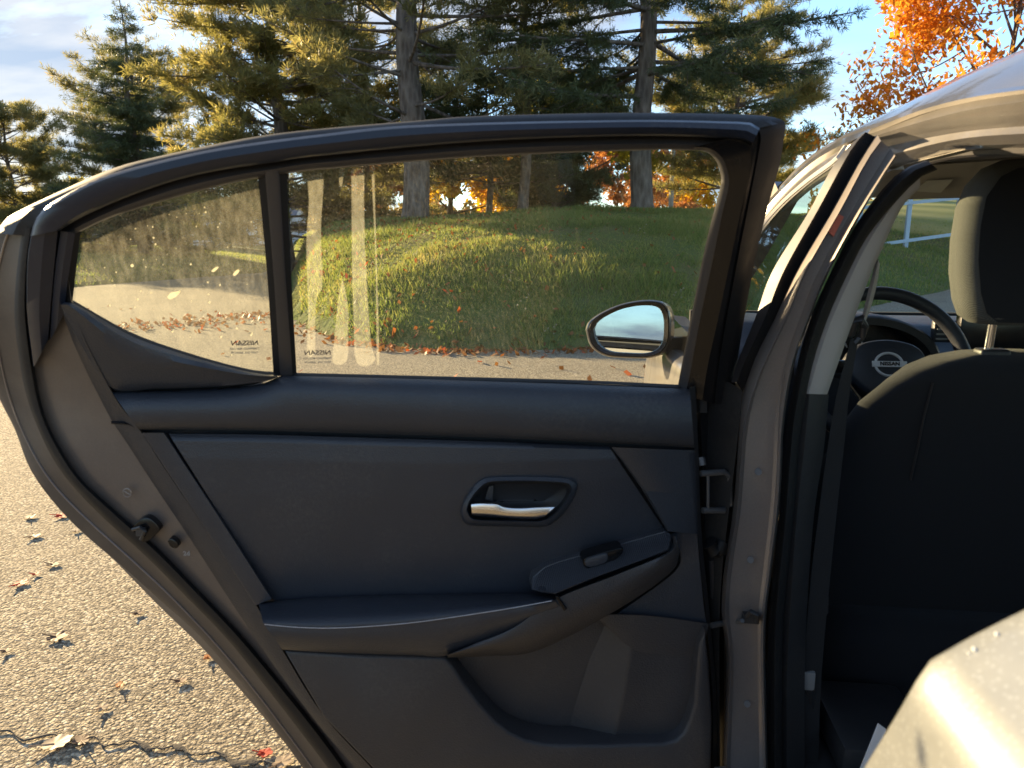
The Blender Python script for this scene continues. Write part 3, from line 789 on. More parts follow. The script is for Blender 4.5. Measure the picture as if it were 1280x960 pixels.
# rail fence seen through the windscreen
def fence_pt(px, b):
    a = (px - 640) / FPX * b; return G(a, b, ground_at(a, b))
fx = [(1005, 22.4), (1064, 22.4), (1123, 22.3), (1183, 22.2), (1243, 22.1), (1303, 22.0), (1363, 21.9)]
fb = fence_pt(1183, 22.2)
fence = empty('rail_fence', fb); tag(fence, 'pale two rail fence crossing the field behind the windscreen', 'fence')
pts = [fence_pt(*q) for q in fx]
def rail_z(i, top_):
    px, b = fx[i]; y = (255 - 0.10 * (px - 1130)) if top_ else (303 - 0.137 * (px - 1105))
    return CAMH + (300 - y) / FPX * b
for i, p in enumerate(pts):
    zt = rail_z(i, True) + 0.10
    bevel(box('post', Vector((p.x, p.y, (p.z - 0.3 + zt) / 2)), (0.12, 0.12, zt - p.z + 0.3), MATS['fence_white'], fence), 0.01, 1)
for hz in (False, True):
    for i in range(len(pts) - 1):
        p = Vector((pts[i].x, pts[i].y, rail_z(i, hz))); q = Vector((pts[i + 1].x, pts[i + 1].y, rail_z(i + 1, hz)))
        d = q - p; mid = (p + q) / 2
        rot = d.to_track_quat('X', 'Z').to_matrix()
        box('rail', mid - FH * 0.1, (d.length * 0.998, 0.04, 0.095), MATS['fence_white'], fence, rot=rot)
for px, b, lb in ((1125, 27, 'thin dark stake in the field left of the fence post'), (1200, 27.5, 'leaning dark stake in the field right of the fence post')):
    p = fence_pt(px, b)
    s = tube('stake', [p - Vector((0, 0, 0.1)), p + Vector((0.15 if px > 1180 else 0, 0, 1.35))], 0.03, MATS['bark'], None, 6); tag(s, lb, 'stake')

# old seam across the near asphalt
sm_ = [atZ(x, y, 0.004) for x, y in [(-60, 912), (0, 915), (40, 922), (85, 921), (130, 928), (180, 931), (240, 940), (300, 950), (380, 962), (470, 985)]]
cen = catmull(sm_, 70); wd = 0.002 + 0.012 * np.abs(np.sin(np.arange(70) * 0.55) * np.sin(np.arange(70) * 0.21 + 1)) * rng.uniform(0.5, 1, 70)
dirs = unit(np.gradient(cen, axis=0)); sdv = np.column_stack([-dirs[:, 1], dirs[:, 0], np.zeros(70)])
jit = (rng.normal(0, 0.003, (70, 1)) + 0.010 * np.sin(np.arange(70)[:, None] * 0.9)) * sdv
plastic('tar', (0.060, 0.052, 0.042), 0.95, 0.8, 150)
loft('tar_seam', [[Vector(p) for p in cen + jit + sdv * wd[:, None]], [Vector((p[0], p[1], 0.006)) for p in cen + jit], [Vector(p) for p in cen + jit - sdv * wd[:, None] * rng.uniform(0.5, 1.2, (70, 1))]], MATS['tar'], road)
# fallen leaves on the near asphalt
m = None
for nm, c1, c2 in (('leaf_red', (0.42, 0.02, 0.008), (0.62, 0.06, 0.012)), ('leaf_brown', (0.10, 0.05, 0.028), (0.22, 0.12, 0.06)), ('leaf_tan', (0.36, 0.26, 0.15), (0.55, 0.42, 0.27)), ('leaf_amber', (0.50, 0.16, 0.03), (0.60, 0.26, 0.06))):
    m = NT(nm); co = m.coord()
    f = m.noise(45, 4, 0.6, vec=co)
    m.done(m.mixs(0.25, m.pbsdf(Base_Color=m.mixc(f, c1, c2), Roughness=0.6), m.n('ShaderNodeBsdfTranslucent', {'Color': (*c2, 1)}).outputs[0]))
def fallen_leaf(px, py, size, mat, label, rot, curl, lob=5):
    p = atZ(px, py, 0.004); size *= 0.78
    V = [Vector((0, 0, 0))]; n = lob * 8
    for i in range(n):
        t = 2 * math.pi * i / n
        r = size * (0.66 + 0.22 * abs(math.cos(lob * t / 2)) ** 0.6 + 0.14 * math.cos(t)) * (1 + 0.07 * math.sin(11 * t)) * (1 + 0.08 * math.sin(5 * t + px))
        V.append(Vector((r * math.cos(t), 0.85 * r * math.sin(t), 0)))
    for v in V:
        v.z = 0.22 * curl * ((v.x / size) ** 2 * 0.6 + 0.5 * abs(v.y / size) ** 1.5) * size + 0.001 + 0.03 * size * math.sin(9 * v.x / size + px)
    zmin = min(v.z for v in V)
    R = Matrix.Rotation(rot, 3, 'Z') @ Matrix.Rotation(0.06 * math.sin(px), 3, 'X')
    W_ = [p + R @ v for v in V]; zm = min(v.z for v in W_)
    W_ = [v + Vector((0, 0, 0.005 - zm)) for v in W_]
    W2 = [v + Vector((0, 0, 0.0012)) for v in W_]
    k = len(W_); F = []
    for i in range(1, k):
        j = i + 1 if i + 1 < k else 1
        F += [(0, j, i), (k, k + i, k + j), (i, j, k + j, k + i)]
    root = empty('fallen_leaf', p); tag(root, label, 'leaf', 'fallen leaves on the near asphalt')
    mesh('leaf_blade', W_ + W2, F, MATS[mat], root, sharp=60)
    d = R @ Vector((-1, 0.1, 0)); q = W_[0]
    tube('leaf_stem', [q + Vector((0, 0, 0.002)), q + d * size * 0.7 + Vector((0, 0, 0.004)), q + d * size * 1.35 + Vector((0, 0, 0.008))], 0.0016, MATS[mat], root, 4)
for args in [(77, 645, .045, 'leaf_red', 'bright red leaf on the asphalt closest to the door edge', .4, .5),
             (37, 647, .04, 'leaf_brown', 'reddish brown leaf left of the bright red one near the door edge', 2.2, .6),
             (42, 671, .035, 'leaf_brown', 'flat brown leaf below the row of leaves nearest the door', 1.0, .3),
             (95, 664, .028, 'leaf_tan', 'pale curled leaf tucked beside the door edge', 2.0, .8),
             (66, 706, .03, 'leaf_brown', 'dark grey brown leaf above the pair of red leaves', .2, .5),
             (25, 730, .036, 'leaf_red', 'larger vivid red leaf near the left picture edge', 1.4, .6),
             (44, 718, .018, 'leaf_red', 'tiny red leaf fragment right of the larger red leaf', .6, .5),
             (70, 797, .042, 'leaf_brown', 'dark brown curled leaf casting a shadow in the open asphalt', .1, 1.0),
             (172, 767, .022, 'leaf_brown', 'small dark leaf midway between the open asphalt and the door', .8, .7),
             (260, 822, .022, 'leaf_amber', 'orange leaf lying close under the lower door edge', 1.6, .5),
             (7, 814, .02, 'leaf_brown', 'small dark leaf at the left picture edge', .9, .6),
             (150, 857, .02, 'leaf_amber', 'small amber brown leaf standing upright in the open asphalt', 2.0, 1.0),
             (225, 852, .024, 'leaf_brown', 'thin dry leaf near the lower door edge', .3, .7),
             (127, 886, .022, 'leaf_tan', 'flat pale leaf above the crack', 1.2, .3),
             (68, 931, .05, 'leaf_tan', 'largest tan curled leaf at the bottom left', .5, 1.1),
             (102, 927, .03, 'leaf_brown', 'reddish brown leaf touching the large tan one', 2.6, .8),
             (330, 942, .026, 'leaf_red', 'red leaf half hidden by the bottom of the door', .2, .5),
             (352, 954, .034, 'leaf_tan', 'tan leaf half hidden at the bottom of the door', 1.1, .7)]:
    fallen_leaf(*args)
# ------------------------------------------------------------------ the car
CX = 1.075                                        # centre line of the car
car = empty('car', (CX, 1.1, 0))
tag(car, 'grey metallic sedan parked on asphalt with its rear side door wide open', 'car')
def YP(z): return 1.10 - 0.11 * max(0.0, z - 0.93)
def Bp(px, py, off=0.0):                          # point on the upright plane of the centre pillar
    Y = 1.1
    for _ in range(12):
        p = atY(px, py, Y); Y = YP(p.z) + off
    return atY(px, py, Y)
def brow(pts, off, n=28):
    return [Vector(p) for p in catmull([Bp(q[0], q[1], q[2] if len(q) > 2 else off) for q in pts], n)]
def xrow(pts, X, n=28):                           # row on a lengthwise plane
    return [Vector(p) for p in catmull([at_plane(q[0], q[1], 0, q[2] if len(q) > 2 else X) for q in pts], n)]
def mirrored(vs): return [Vector((2 * CX - v[0], v[1], v[2])) for v in vs]

# ---- outer side skin
SEC = [(1.00, .240), (.962, .196), (.952, .184), (.940, .178), (.90, .1745), (.82, .168), (.70, .160), (.55, .162), (.42, .175), (.30, .200), (.24, .235)]
def belt_drop(Y): return 0.085 * max(0.0, Y - 1.12)
def side_x(z, Y):
    z = z + belt_drop(Y)
    x = np.interp(-z, [-s[0] for s in SEC], [s[1] for s in SEC])
    if Y > 2.3: x += 0.10 * (Y - 2.3) ** 2.0 / 1.0
    if Y < -0.6: x += 0.10 * (Y + 0.6) ** 2
    return float(x)
def zmin_at(Y):
    z = 0.24
    for ax in (2.47, -0.26):
        if abs(Y - ax) < 0.37: z = max(z, 0.31 + math.sqrt(0.37 ** 2 - (Y - ax) ** 2))
    return z
def side_panel(name, Y0, Y1, parent, mat, ztop=lambda Y: 0.99, right=False, n=26, zlo=None):
    rows = []
    for Y in np.linspace(Y0, Y1, n):
        lo = zmin_at(Y) if zlo is None else max(zmin_at(Y), zlo(Y)); hi = ztop(Y)
        zs = sorted(set([lo, hi] + [s[0] - belt_drop(Y) for s in SEC if lo < s[0] - belt_drop(Y) < hi] ))
        zs = np.interp(np.linspace(0, 1, 26), np.linspace(0, 1, len(zs)), zs)
        r = [Vector((side_x(z, Y), Y, z)) for z in zs]
        rows.append(mirrored(r) if right else r)
    V, F = loft_vf(rows)
    inner = [[Vector((p.x + (0.02 if not right else -0.02), p.y, p.z)) for p in r] for r in rows]
    Vi, Fi = loft_vf(inner)
    nn = len(rows[0]); rim = []
    for R in ([r[-1] for r in rows], [r[0] for r in rows]): pass
    parts = [(V, F), (Vi, Fi), loft_vf([[r[-1] for r in rows], [r[-1] for r in inner]]), loft_vf([[r[0] for r in rows], [r[0] for r in inner]]), loft_vf([rows[0], inner[0]]), loft_vf([rows[-1], inner[-1]])]
    V, F = merge(parts)
    return mesh(name, V, F, MATS[mat], parent, sharp=28)
fd = empty('front_door', (side_x(.3, 1.7), 1.12, 0.24), car)
side_panel('door_skin', 1.235, 2.26, fd, 'paint', lambda Y: 0.965 - 0.085 * (Y - 1.12))
side_panel('fender', 2.266, 3.45, car, 'paint', lambda Y: 0.868 - 0.06 * (Y - 2.27) - 0.06 * max(0, Y - 3))
# rear quarter panel: its front edge is the rear edge of the door opening
ap = [(1420, 690), (1340, 737), (1280, 767), (1220, 797), (1172, 824), (1158, 834), (1146, 853), (1120, 898), (1080, 963), (1040, 1030), (1000, 1110)]
def on_side(px, py):
    r = ray(px, py); Y = 0.4
    for _ in range(40):
        z = CAMH + r.z / r.y * Y
        Y = 0.5 * Y + 0.5 * side_x(max(.3, min(z, 1.0)) , Y) / (r.x / r.y) if z < 1.0 else 0.5 * Y + 0.5 * (0.235 + 0.9 * (z - 1.0)) / (r.x / r.y)
    return Vector((r.x / r.y * Y, Y, CAMH + r.z / r.y * Y))
edge = [on_side(*p) for p in ap]
print('APERTURE', [tuple(round(c, 3) for c in p) for p in edge])
# tidy lower continuation to the sill
low = [Vector((side_x(.62, .55), .56, .62)), Vector((side_x(.45, .6), .62, .45)), Vector((side_x(.36, .7), .74, .36))]
e2 = [e for e in edge if e.z > 0.70] + low
E = [Vector(p) for p in catmull(e2, 60)]
rows = [[Vector((p.x + .035, p.y + .012, p.z - .002)) for p in E], [Vector((p.x + .012, p.y + .010, p.z)) for p in E], [Vector((p.x + .002, p.y + .004, p.z)) for p in E]]
def shell_x(z, Y): return side_x(z, Y) if z < 1.0 else 0.235 + 0.9 * (z - 1.0)
for k in np.linspace(0.0, 1.0, 30) ** 1.6:
    r = []
    for p in E:
        Yb = -1.55; zb = min(max(p.z, zmin_at(Yb)), 1.02)
        Y = p.y + (Yb - p.y) * k
        z = p.z + (zb - p.z) * min(1, k * 1.3)
        z = max(z, zmin_at(Y)) if p.z < 0.8 else z
        r.append(Vector((shell_x(z, Y), Y, z)))
    rows.append(r)
loft('quarter_panel', rows, MATS['paint_dewy'], car, sharp=50)
# dried drops on the shoulder
for i, (px, py, s) in enumerate([(1218, 812, .0020), (1246, 793, .0018), (1211, 817, .0011)]):
    p = on_side(px, py)
    bmv = bmesh.new(); bmesh.ops.create_icosphere(bmv, subdivisions=2, radius=s)
    me = bpy.data.meshes.new('water_drop'); 
    for v in bmv.verts: v.co.x *= 0.55; v.co.z *= 0.7
    bmv.to_mesh(me); bmv.free(); me.materials.append(MATS['silver'])
    link(bpy.data.objects.new('water_drop', me), car, p)
# right hand side and the ends, simple but whole
side_panel('right_side', -1.55, 3.45, car, 'paint', lambda Y: 0.965 - 0.085 * max(0, Y - 1.12) if Y < 2.27 else 0.868 - 0.06 * (Y - 2.27) - 0.06 * max(0, Y - 3), right=True, n=60)
hood = []
for Y in np.linspace(2.40, 3.55, 14):
    x0 = side_x(.865 - .06 * (Y - 2.27), Y) + 0.02; z0 = 0.868 - 0.06 * (Y - 2.27) - 0.06 * max(0, Y - 3)
    hood.append([Vector((x0 + (2 * CX - 2 * x0) * s, Y, z0 + 0.07 * (1 - (2 * s - 1) ** 4) - 0.01)) for s in np.linspace(0, 1, 17)])
loft('hood', hood, MATS['paint'], car)
nose = [[p for p in hood[-1]], [Vector((p.x, p.y + 0.10, p.z - 0.12)) for p in hood[-1]], [Vector((p.x, p.y + 0.13, 0.45)) for p in hood[-1]], [Vector((p.x, p.y + 0.05, 0.24)) for p in hood[-1]]]
loft('front_bumper', nose, MATS['paint'], car)
deck = []
for Y in np.linspace(-0.75, -1.55, 6):
    x0 = shell_x(1.02, Y)
    deck.append([Vector((x0 + (2 * CX - 2 * x0) * s, Y, 1.02 + 0.03 * (1 - (2 * s - 1) ** 4))) for s in np.linspace(0, 1, 13)])
deck += [[Vector((p.x, -1.62, 0.98)) for p in deck[-1]], [Vector((p.x, -1.66, 0.6)) for p in deck[-1]], [Vector((p.x, -1.6, 0.26)) for p in deck[-1]]]
loft('trunk_lid', deck, MATS['paint'], car)

# ---- roof
R1 = [(900, 330), (930, 285), (956, 251), (993, 213), (1046, 174), (1099, 153), (1152, 132), (1206, 118), (1280, 107), (1400, 94)]
r1 = catmull([at_plane(x, y, 0, .462) for x, y in R1], 60)
order = np.argsort(r1[:, 1])
def edge_z(Y): return float(np.interp(Y, r1[order, 1], r1[order, 2])) if Y > 0.62 else float(np.interp(Y, [-0.5, 0.62], [1.20, np.interp(0.62, r1[order, 1], r1[order, 2])]))
def edge_x(Y): return 0.462 if Y > 0 else 0.462 - 0.10 * Y * 0.2
rows = []
for Y in np.linspace(-0.45, 2.05, 60):
    zc = np.interp(Y, [-0.45, 0.2, 0.8, 1.3, 1.7, 2.05], [1.30, 1.44, 1.478, 1.475, 1.435, 1.345])
    x0, z0 = edge_x(Y), edge_z(Y)
    z0 = min(z0, zc - 0.02)
    rows.append([Vector((x0 + (2 * CX - 2 * x0) * s, Y, z0 + (zc - z0) * (1 - abs(2 * s - 1) ** 5.0))) for s in (0.5 - 0.5 * np.cos(np.linspace(0, math.pi, 41)))])
roof = loft('roof', rows, MATS['paint'], car, sharp=60)
# A pillars, C pillars, glass
def strip(name, path, wdt, mat, parent=car, both=True):
    for mir in ((False, True) if both else (False,)):
        rows = []
        for (c, d) in zip(path, wdt):
            c = Vector(c); ring = [c + Vector(o) * 1.0 for o in d]
            rows.append(mirrored(ring) if mir else ring)
        loft(name, rows, MATS[mat], parent, close=True, cap=True)
apath = [(.462, 2.00, edge_z(2.0) - .01), (.435, 2.18, 1.17), (.41, 2.34, 1.06), (.385, 2.50, .94)]
sec4 = [(0, -.03, -.02), (-.012, 0, .02), (.045, .035, .02), (.05, 0, -.03)]
strip('windscreen_pillar', apath, [sec4] * 4, 'paint')
cpath = [(.50, -.35, 1.26), (.40, -.52, 1.15), (.30, -.70, 1.04)]
sec5 = [(0, .16, .04), (-.01, 0, .03), (.03, -.14, .0), (.05, 0, -.02)]
strip('rear_pillar', cpath, [sec5] * 3, 'paint')
ws = []
for t in np.linspace(0, 1, 9):
    z = 1.335 + (0.925 - 1.335) * t; Y = 2.03 + (2.55 - 2.03) * t; x0 = .50 - .10 * t
    ws.append([Vector((x0 + (2 * CX - 2 * x0) * s, Y + 0.10 * (1 - (2 * s - 1) ** 2), z)) for s in np.linspace(0, 1, 13)])
loft('windscreen', ws, MATS['glass_shield'], car)
rw = []
for t in np.linspace(0, 1, 5):
    z = 1.30 - 0.26 * t; Y = -0.45 - 0.40 * t; x0 = .50 - .16 * t
    rw.append([Vector((x0 + (2 * CX - 2 * x0) * s, Y - 0.06 * (1 - (2 * s - 1) ** 2), z)) for s in np.linspace(0, 1, 9)])
loft('rear_window', rw, MATS['glass_shield'], car)
rg_ = [[Vector((2 * CX - .235, Y, .98)) for Y in np.linspace(-.4, 2.3, 12)], [Vector((2 * CX - .45, Y, z)) for Y, z in zip(np.linspace(-.3, 1.95, 12), [1.22, 1.28] + [1.33] * 9 + [1.29])]]
loft('right_side_glass', rg_, MATS['glass_front'], car)
for Y in (1.08,):
    tube('right_pillar', [(2 * CX - .24, Y, .97), (2 * CX - .46, Y - .05, 1.35)], 0.045, MATS['trim_dark'], car)

# ---- front door window, frame and black applique
gt = [(1058, 183), (1044, 201), (1010, 226), (978, 254), (953, 283), (930, 318), (905, 365)]   # upper edge of the front glass
def side_pt(px, py, add=0.0):                      # on the leaning side window surface
    r = ray(px, py); k = 0.53
    Y = (0.205 + add + k * (CAMH - 0.955)) / (r.x / r.y - k * r.z / r.y)
    return Vector((r.x / r.y * Y, Y, CAMH + r.z / r.y * Y))
gu = [Vector(p) for p in catmull([side_pt(*q) for q in gt], 24)]
gl_ = []
for p in gu:
    gl_.append(Vector((0.21, p.y + 0.02, 0.962 - 0.085 * max(0, p.y - 1.12))))
rows = [[a.lerp(b, t) for a, b in zip(gl_, gu)] for t in np.linspace(0, 1, 5)]
loft('window_glass', rows, MATS['glass_front'], fd)
tube('window_seal', gu, 0.005, MATS['pillar_trim'], fd, 6)
tube('belt_molding', [p + Vector((-.006, 0, .004)) for p in gl_], 0.008, MATS['rubber'], fd, 6)
# upper frame of the front door: lit steps between glass and roof
f1 = [(1084, 168), (1046, 184), (1010, 207), (975, 240), (950, 270), (925, 308), (895, 360)]
f2 = [(1075, 172), (1046, 190), (1010, 215), (976, 246), (951, 276), (926, 313), (896, 366)]
f0 = [(1088, 161), (1046, 177), (1003, 208), (970, 240), (946, 268), (920, 306), (890, 356)]
ra, rb, rc = [[Vector(p) for p in catmull([side_pt(x, y, a) for x, y in f], 24)] for f, a in ((f0, .012), (f1, -.004), (f2, .002))]
rd = [p + Vector((.012, 0, 0)) for p in gu]
rail_top = [Vector((.468, p.y, min(edge_z(p.y) - .004, p.z + .05))) for p in ra]
loft('frame', [ra, rb, rc, gu, rd], MATS['paint'], fd, sharp=25)
loft('inner_trim', [[Vector((x, Y, z)) for Y in np.linspace(1.17, 2.25, 8)] for x, z in ((.225, .955), (.27, .95), (.30, .90), (.29, .75), (.33, .62), (.34, .55), (.30, .45), (.30, .28))], MATS['trim_dark'], fd)
# outer applique of the front door seen edge on
s0 = [(1077, 168), (1044, 203), (1011, 265), (965, 340), (945, 395), (922, 452), (914, 478)]
s1 = [(1082, 165), (1062, 190), (1023, 261), (979, 340), (957, 395), (931, 452), (921, 478)]
s2 = [(1094, 171), (1072, 205), (1041, 261), (997, 340), (974, 395), (944, 452), (928, 490)]
loft('pillar_applique', [brow(s0, .10), brow(s0, .078), brow(s1, .058)], MATS['rubber_grey'], fd, sharp=20)
loft('applique_edge', [brow(s1, .058), brow(s1, .055), brow(s2, .060), brow(s2, .10)], MATS['gloss_black'], fd, sharp=20)
# front door's rear edge at the dark shut gap, widened to block sun
g0 = [(912, 478), (903, 560), (893, 640), (884, 760), (884, 960), (884, 1080)]
g1_ = [(928, 488), (921, 560), (911, 640), (900, 760), (900, 960), (900, 1080)]
loft('shut_edge_blocker', [brow([(x - 34, y) for x, y in g0], .115), brow(g0, .085), brow(g1_, .070), brow(g1_, .09)], MATS['rubber'], fd)

# ---- centre pillar
p0 = [(1097, 169), (1075, 203), (1042, 263), (997, 340), (972, 395), (945, 450), (930, 500), (926, 545), (924, 580), (919, 640), (907, 720), (905, 770), (911, 830), (906, 960), (904, 1090)]
p1 = [(1101, 176), (1082, 203), (1050, 263), (1006, 340), (984, 395), (957, 450), (938, 500), (929, 545), (926, 580), (921, 640), (909, 720), (907, 770), (913, 830), (908, 960), (906, 1090)]
p2 = [(1114, 187), (1100, 210), (1064, 268), (1022, 345), (1003, 395), (984, 450), (975, 500), (972, 545), (971, 580), (967, 640), (958, 720), (952, 770), (951, 830), (954, 960), (956, 1090)]
p3 = [(1119, 195), (1107, 213), (1072, 270), (1031, 345), (1011, 395), (991, 450), (981, 500), (976, 545), (975, 580), (971, 640), (961, 720), (955, 770), (954, 830), (957, 960), (959, 1090)]
N = 60
def mids(a, b, t): return [((x0 * (1 - t) + x1 * t), (y0 * (1 - t) + y1 * t)) for (x0, y0), (x1, y1) in zip(a, b)]
rows = [brow([(x - 3, y) for x, y in p0], .075, N), brow(p0, .040, N), brow(mids(p0, p1, .8), .002, N), brow(p1, -.003, N), brow(mids(p1, p2, .10), .012, N), brow(mids(p1, p2, .5), .014, N), brow(mids(p1, p2, .9), .014, N), brow(p2, .010, N), brow(mids(p2, p3, .75), -.020, N), brow(p3, -.024, N), brow([(x + 3, y) for x, y in p3], .004, N), brow([(x + 3, y) for x, y in p3], .05, N)]
bp = loft('centre_pillar', rows, MATS['paint_jamb'], car, sharp=32)
st = [Bp(1046, 266, .008), Bp(1055, 271, .008), Bp(1042, 296, .008), Bp(1034, 288, .008)]
mesh('reflector_label', st + [p + Vector((0, .003, 0)) for p in st], [(0, 1, 2, 3), (4, 7, 6, 5), (0, 4, 5, 1), (1, 5, 6, 2), (2, 6, 7, 3), (3, 7, 4, 0)], MATS['label_red'], bp)
for bx_, by_ in ((948, 590), (938, 700), (934, 880)):
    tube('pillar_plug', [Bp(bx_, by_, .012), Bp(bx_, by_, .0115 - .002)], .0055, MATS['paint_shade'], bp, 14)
# striker on the pillar
V, F = merge([tube_vf([Bp(934, 770, -.004), Bp(939, 764, -.018), Bp(946, 768, -.018), Bp(946, 778, -.006)], .0035, 8), box_vf(Bp(938, 772, .008), (.026, .010, .016))])
mesh('striker', V, F, MATS['trim_dark'], bp)
# seal that runs round the rear door opening, a thick black bead
sl0 = [(1160, 201), (1130, 214), (1100, 245), (1068, 290), (1040, 345), (1018, 395), (1002, 450), (990, 510), (984, 560), (978, 640), (970, 720), (964, 800), (964, 960), (966, 1090)]
sl1 = [(1172, 212), (1150, 222), (1120, 252), (1084, 296), (1056, 350), (1034, 400), (1016, 455), (1004, 515), (998, 560), (992, 640), (984, 720), (978, 800), (978, 960), (980, 1090)]
rows = [brow(p3[:1] + sl0, .02, N)[0:0] or brow(sl0, .025, N), brow(sl0, -.002, N), brow(mids(sl0, sl1, .35), -.012, N), brow(mids(sl0, sl1, .7), -.008, N), brow(sl1, .006, N), brow(sl1, .05, N)]
loft('opening_seal', rows, MATS['rubber'], car, sharp=45)
lip = [brow([(x - 4, y) for x, y in sl0], .012, N), brow(sl0, .004, N)]
loft('seal_lip', lip, MATS['trim_dark'], car)
# inside trim of the pillar: pale upper piece, dark lower piece
t0 = [(1150, 212), (1118, 246), (1082, 294), (1052, 350), (1022, 415), (1000, 492)]
t1 = [(1150, 236), (1128, 258), (1104, 308), (1085, 352), (1062, 414), (1034, 493)]
rows = [brow(t0, .03), brow(mids(t0, t1, .3), .022), brow(mids(t0, t1, .75), .026), brow(t1, .045), brow(t1, .11)]
loft('pillar_trim', rows, MATS['pillar_trim'], car, sharp=45)
t2 = [(999, 492), (992, 560), (985, 640), (978, 740), (972, 840), (972, 960), (975, 1090)]
t3 = [(1036, 493), (1030, 560), (1018, 640), (1010, 740), (1006, 840), (1006, 960), (1008, 1090)]
loft('lower_pillar_trim', [brow(t2, .032), brow(mids(t2, t3, .35), .022), brow(t3, .04), brow(t3, .12)], MATS['trim_dark'], car, sharp=45)
# belt guide cover, ring and webbing
c0 = [(1096, 322), (1088, 352), (1080, 385), (1076, 404)]; c1 = [(1100, 330), (1096, 356), (1088, 386), (1080, 407)]
loft('belt_guide_cover', [brow(c0, .06), brow(mids(c0, c1, .5), .045), brow(c1, .06), brow(c1, .10)], MATS['pillar_trim'], car)
tube('belt_guide_ring', [Bp(*q) for q in [(1064, 418, .06), (1068, 402, .05), (1076, 398, .05), (1081, 408, .055), (1076, 422, .06), (1067, 428, .06)]], .006, MATS['trim_dark'], car, 8)
b0 = [(1064, 424), (1047, 490), (1036, 550), (1024, 640), (1012, 740), (1004, 860), (1002, 1000)]
b1 = [(1073, 424), (1062, 490), (1056, 550), (1046, 640), (1036, 740), (1026, 860), (1022, 1000)]
loft('seat_belt', [brow(b0, .052), brow(b1, .062), [p + Vector((0, .002, 0)) for p in brow(b1, .062)], [p + Vector((0, .002, 0)) for p in brow(b0, .052)], brow(b0, .052)], MATS['belt_web'], car)

# ---- roof side rail over the rear opening
def rr(pts, X): return xrow(pts, X, 40)
rail = [rr([(930, 285), (993, 213), (1046, 174), (1099, 153), (1152, 132), (1206, 118), (1280, 107), (1400, 94)], .462),
        rr([(931, 287), (994, 216), (1047, 178), (1100, 157), (1153, 137), (1207, 123), (1280, 112), (1400, 100)], .455),
        rr([(932, 290), (996, 220), (1049, 182), (1103, 162), (1156, 142), (1209, 128), (1280, 117), (1400, 105)], .468),
        rr([(934, 292), (998, 223), (1052, 186), (1106, 166), (1160, 150), (1212, 137), (1280, 127), (1400, 116)], .463),
        rr([(936, 296), (1000, 227), (1056, 191), (1110, 174), (1165, 161), (1214, 151), (1280, 143), (1400, 134)], .468),
        rr([(938, 298), (1003, 230), (1060, 196), (1114, 182), (1172, 170), (1218, 163), (1280, 158), (1400, 152)], .476),
        rr([(940, 300), (1005, 233), (1063, 201), (1118, 192), (1176, 178), (1220, 171), (1280, 167), (1400, 162)], .472),
        rr([(942, 303), (1008, 236), (1066, 206), (1122, 201), (1180, 187), (1223, 182), (1280, 180), (1400, 176)], .482),
        rr([(944, 306), (1010, 240), (1070, 212), (1130, 212), (1186, 196), (1226, 191), (1280, 189), (1400, 186)], .51)]
# keep the rail only where the front door frame does not cover it
loft('roof_rail', [[p for p in r] for r in rail], MATS['paint'], car, sharp=30)
hs = rr([(1135, 208), (1186, 194), (1226, 189), (1280, 187), (1400, 184)], .505)
tube('roof_seal', hs, .007, MATS['rubber_grey'], car, 8)
# headliner, visor
hl = []
for Y in np.linspace(0.2, 1.95, 14):
    z = np.interp(Y, [0.2, 0.9, 1.3, 1.6, 1.95], [1.33, 1.375, 1.375, 1.345, 1.30])
    hl.append([Vector((0.49 + (2 * CX - .98) * s, Y, z - 0.075 * abs(2 * s - 1) ** 4)) for s in np.linspace(0, 1, 19)])
loft('headliner', hl, MATS['headliner'], car)
vc = [atY(1128, 250, 1.60), atY(1400, 243, 1.60), atY(1400, 190, 1.52), atY(1150, 207, 1.52)]
vb = [p + Vector((0, .018, .006)) for p in vc]
vis = mesh('sun_visor', vc + vb, [(0, 1, 2, 3), (4, 7, 6, 5), (0, 4, 5, 1), (1, 5, 6, 2), (2, 6, 7, 3), (3, 7, 4, 0)], MATS['headliner'], car)
bevel(vis, .006, 2)
lb = [atY(1144, 239, 1.565), atY(1176, 241, 1.565), atY(1192, 224, 1.545), atY(1158, 226, 1.545)]
mesh('visor_label', lb + [p + Vector((0, .003, 0)) for p in lb], [(0, 1, 2, 3), (4, 7, 6, 5), (0, 4, 5, 1), (1, 5, 6, 2), (2, 6, 7, 3), (3, 7, 4, 0)], MATS['label_pale'], vis)

# ---- driver's seat
SX = 0.676
seat = empty('driver_seat', (SX, 1.45, .3), car)
def oval(cx, cy, z, hw, th, n=40, e=2.6, tilt=0.0):
    r = []
    if e > 6:                                      # rounded rectangle with flat faces
        rc = min(.035, hw * .45, th * .8)
        for q, (sx, sy) in enumerate(((1, 1), (-1, 1), (-1, -1), (1, -1))):
            for t in np.linspace(0, math.pi / 2, 7):
                a_ = t + q * math.pi / 2
                r.append(Vector((cx + sx * (hw - rc) + rc * math.cos(a_), cy + sy * (th - rc) + rc * math.sin(a_), z)))
            a_ = (q + 1) * math.pi / 2; nx = ((-1, 1), (-1, -1), (1, -1), (1, 1))[q]
            p_, q_ = r[-1], Vector((cx + nx[0] * (hw - rc) + rc * math.cos(a_), cy + nx[1] * (th - rc) + rc * math.sin(a_), z))
            for f_ in (.06, .3, .5, .7, .94): r.append(p_.lerp(q_, f_))
        return r
    for i in range(n):
        t = 2 * math.pi * i / n; c, s = math.cos(t), math.sin(t)
        x = hw * math.copysign(abs(c) ** (2 / e), c); y = th * math.copysign(abs(s) ** (2 / e), s)
        r.append(Vector((cx + x, cy + y, z + tilt * y)))
    return r
zs = [.30, .40, .50, .60, .70, .80, .86, .91, .945, .970, .988, .999, 1.004]
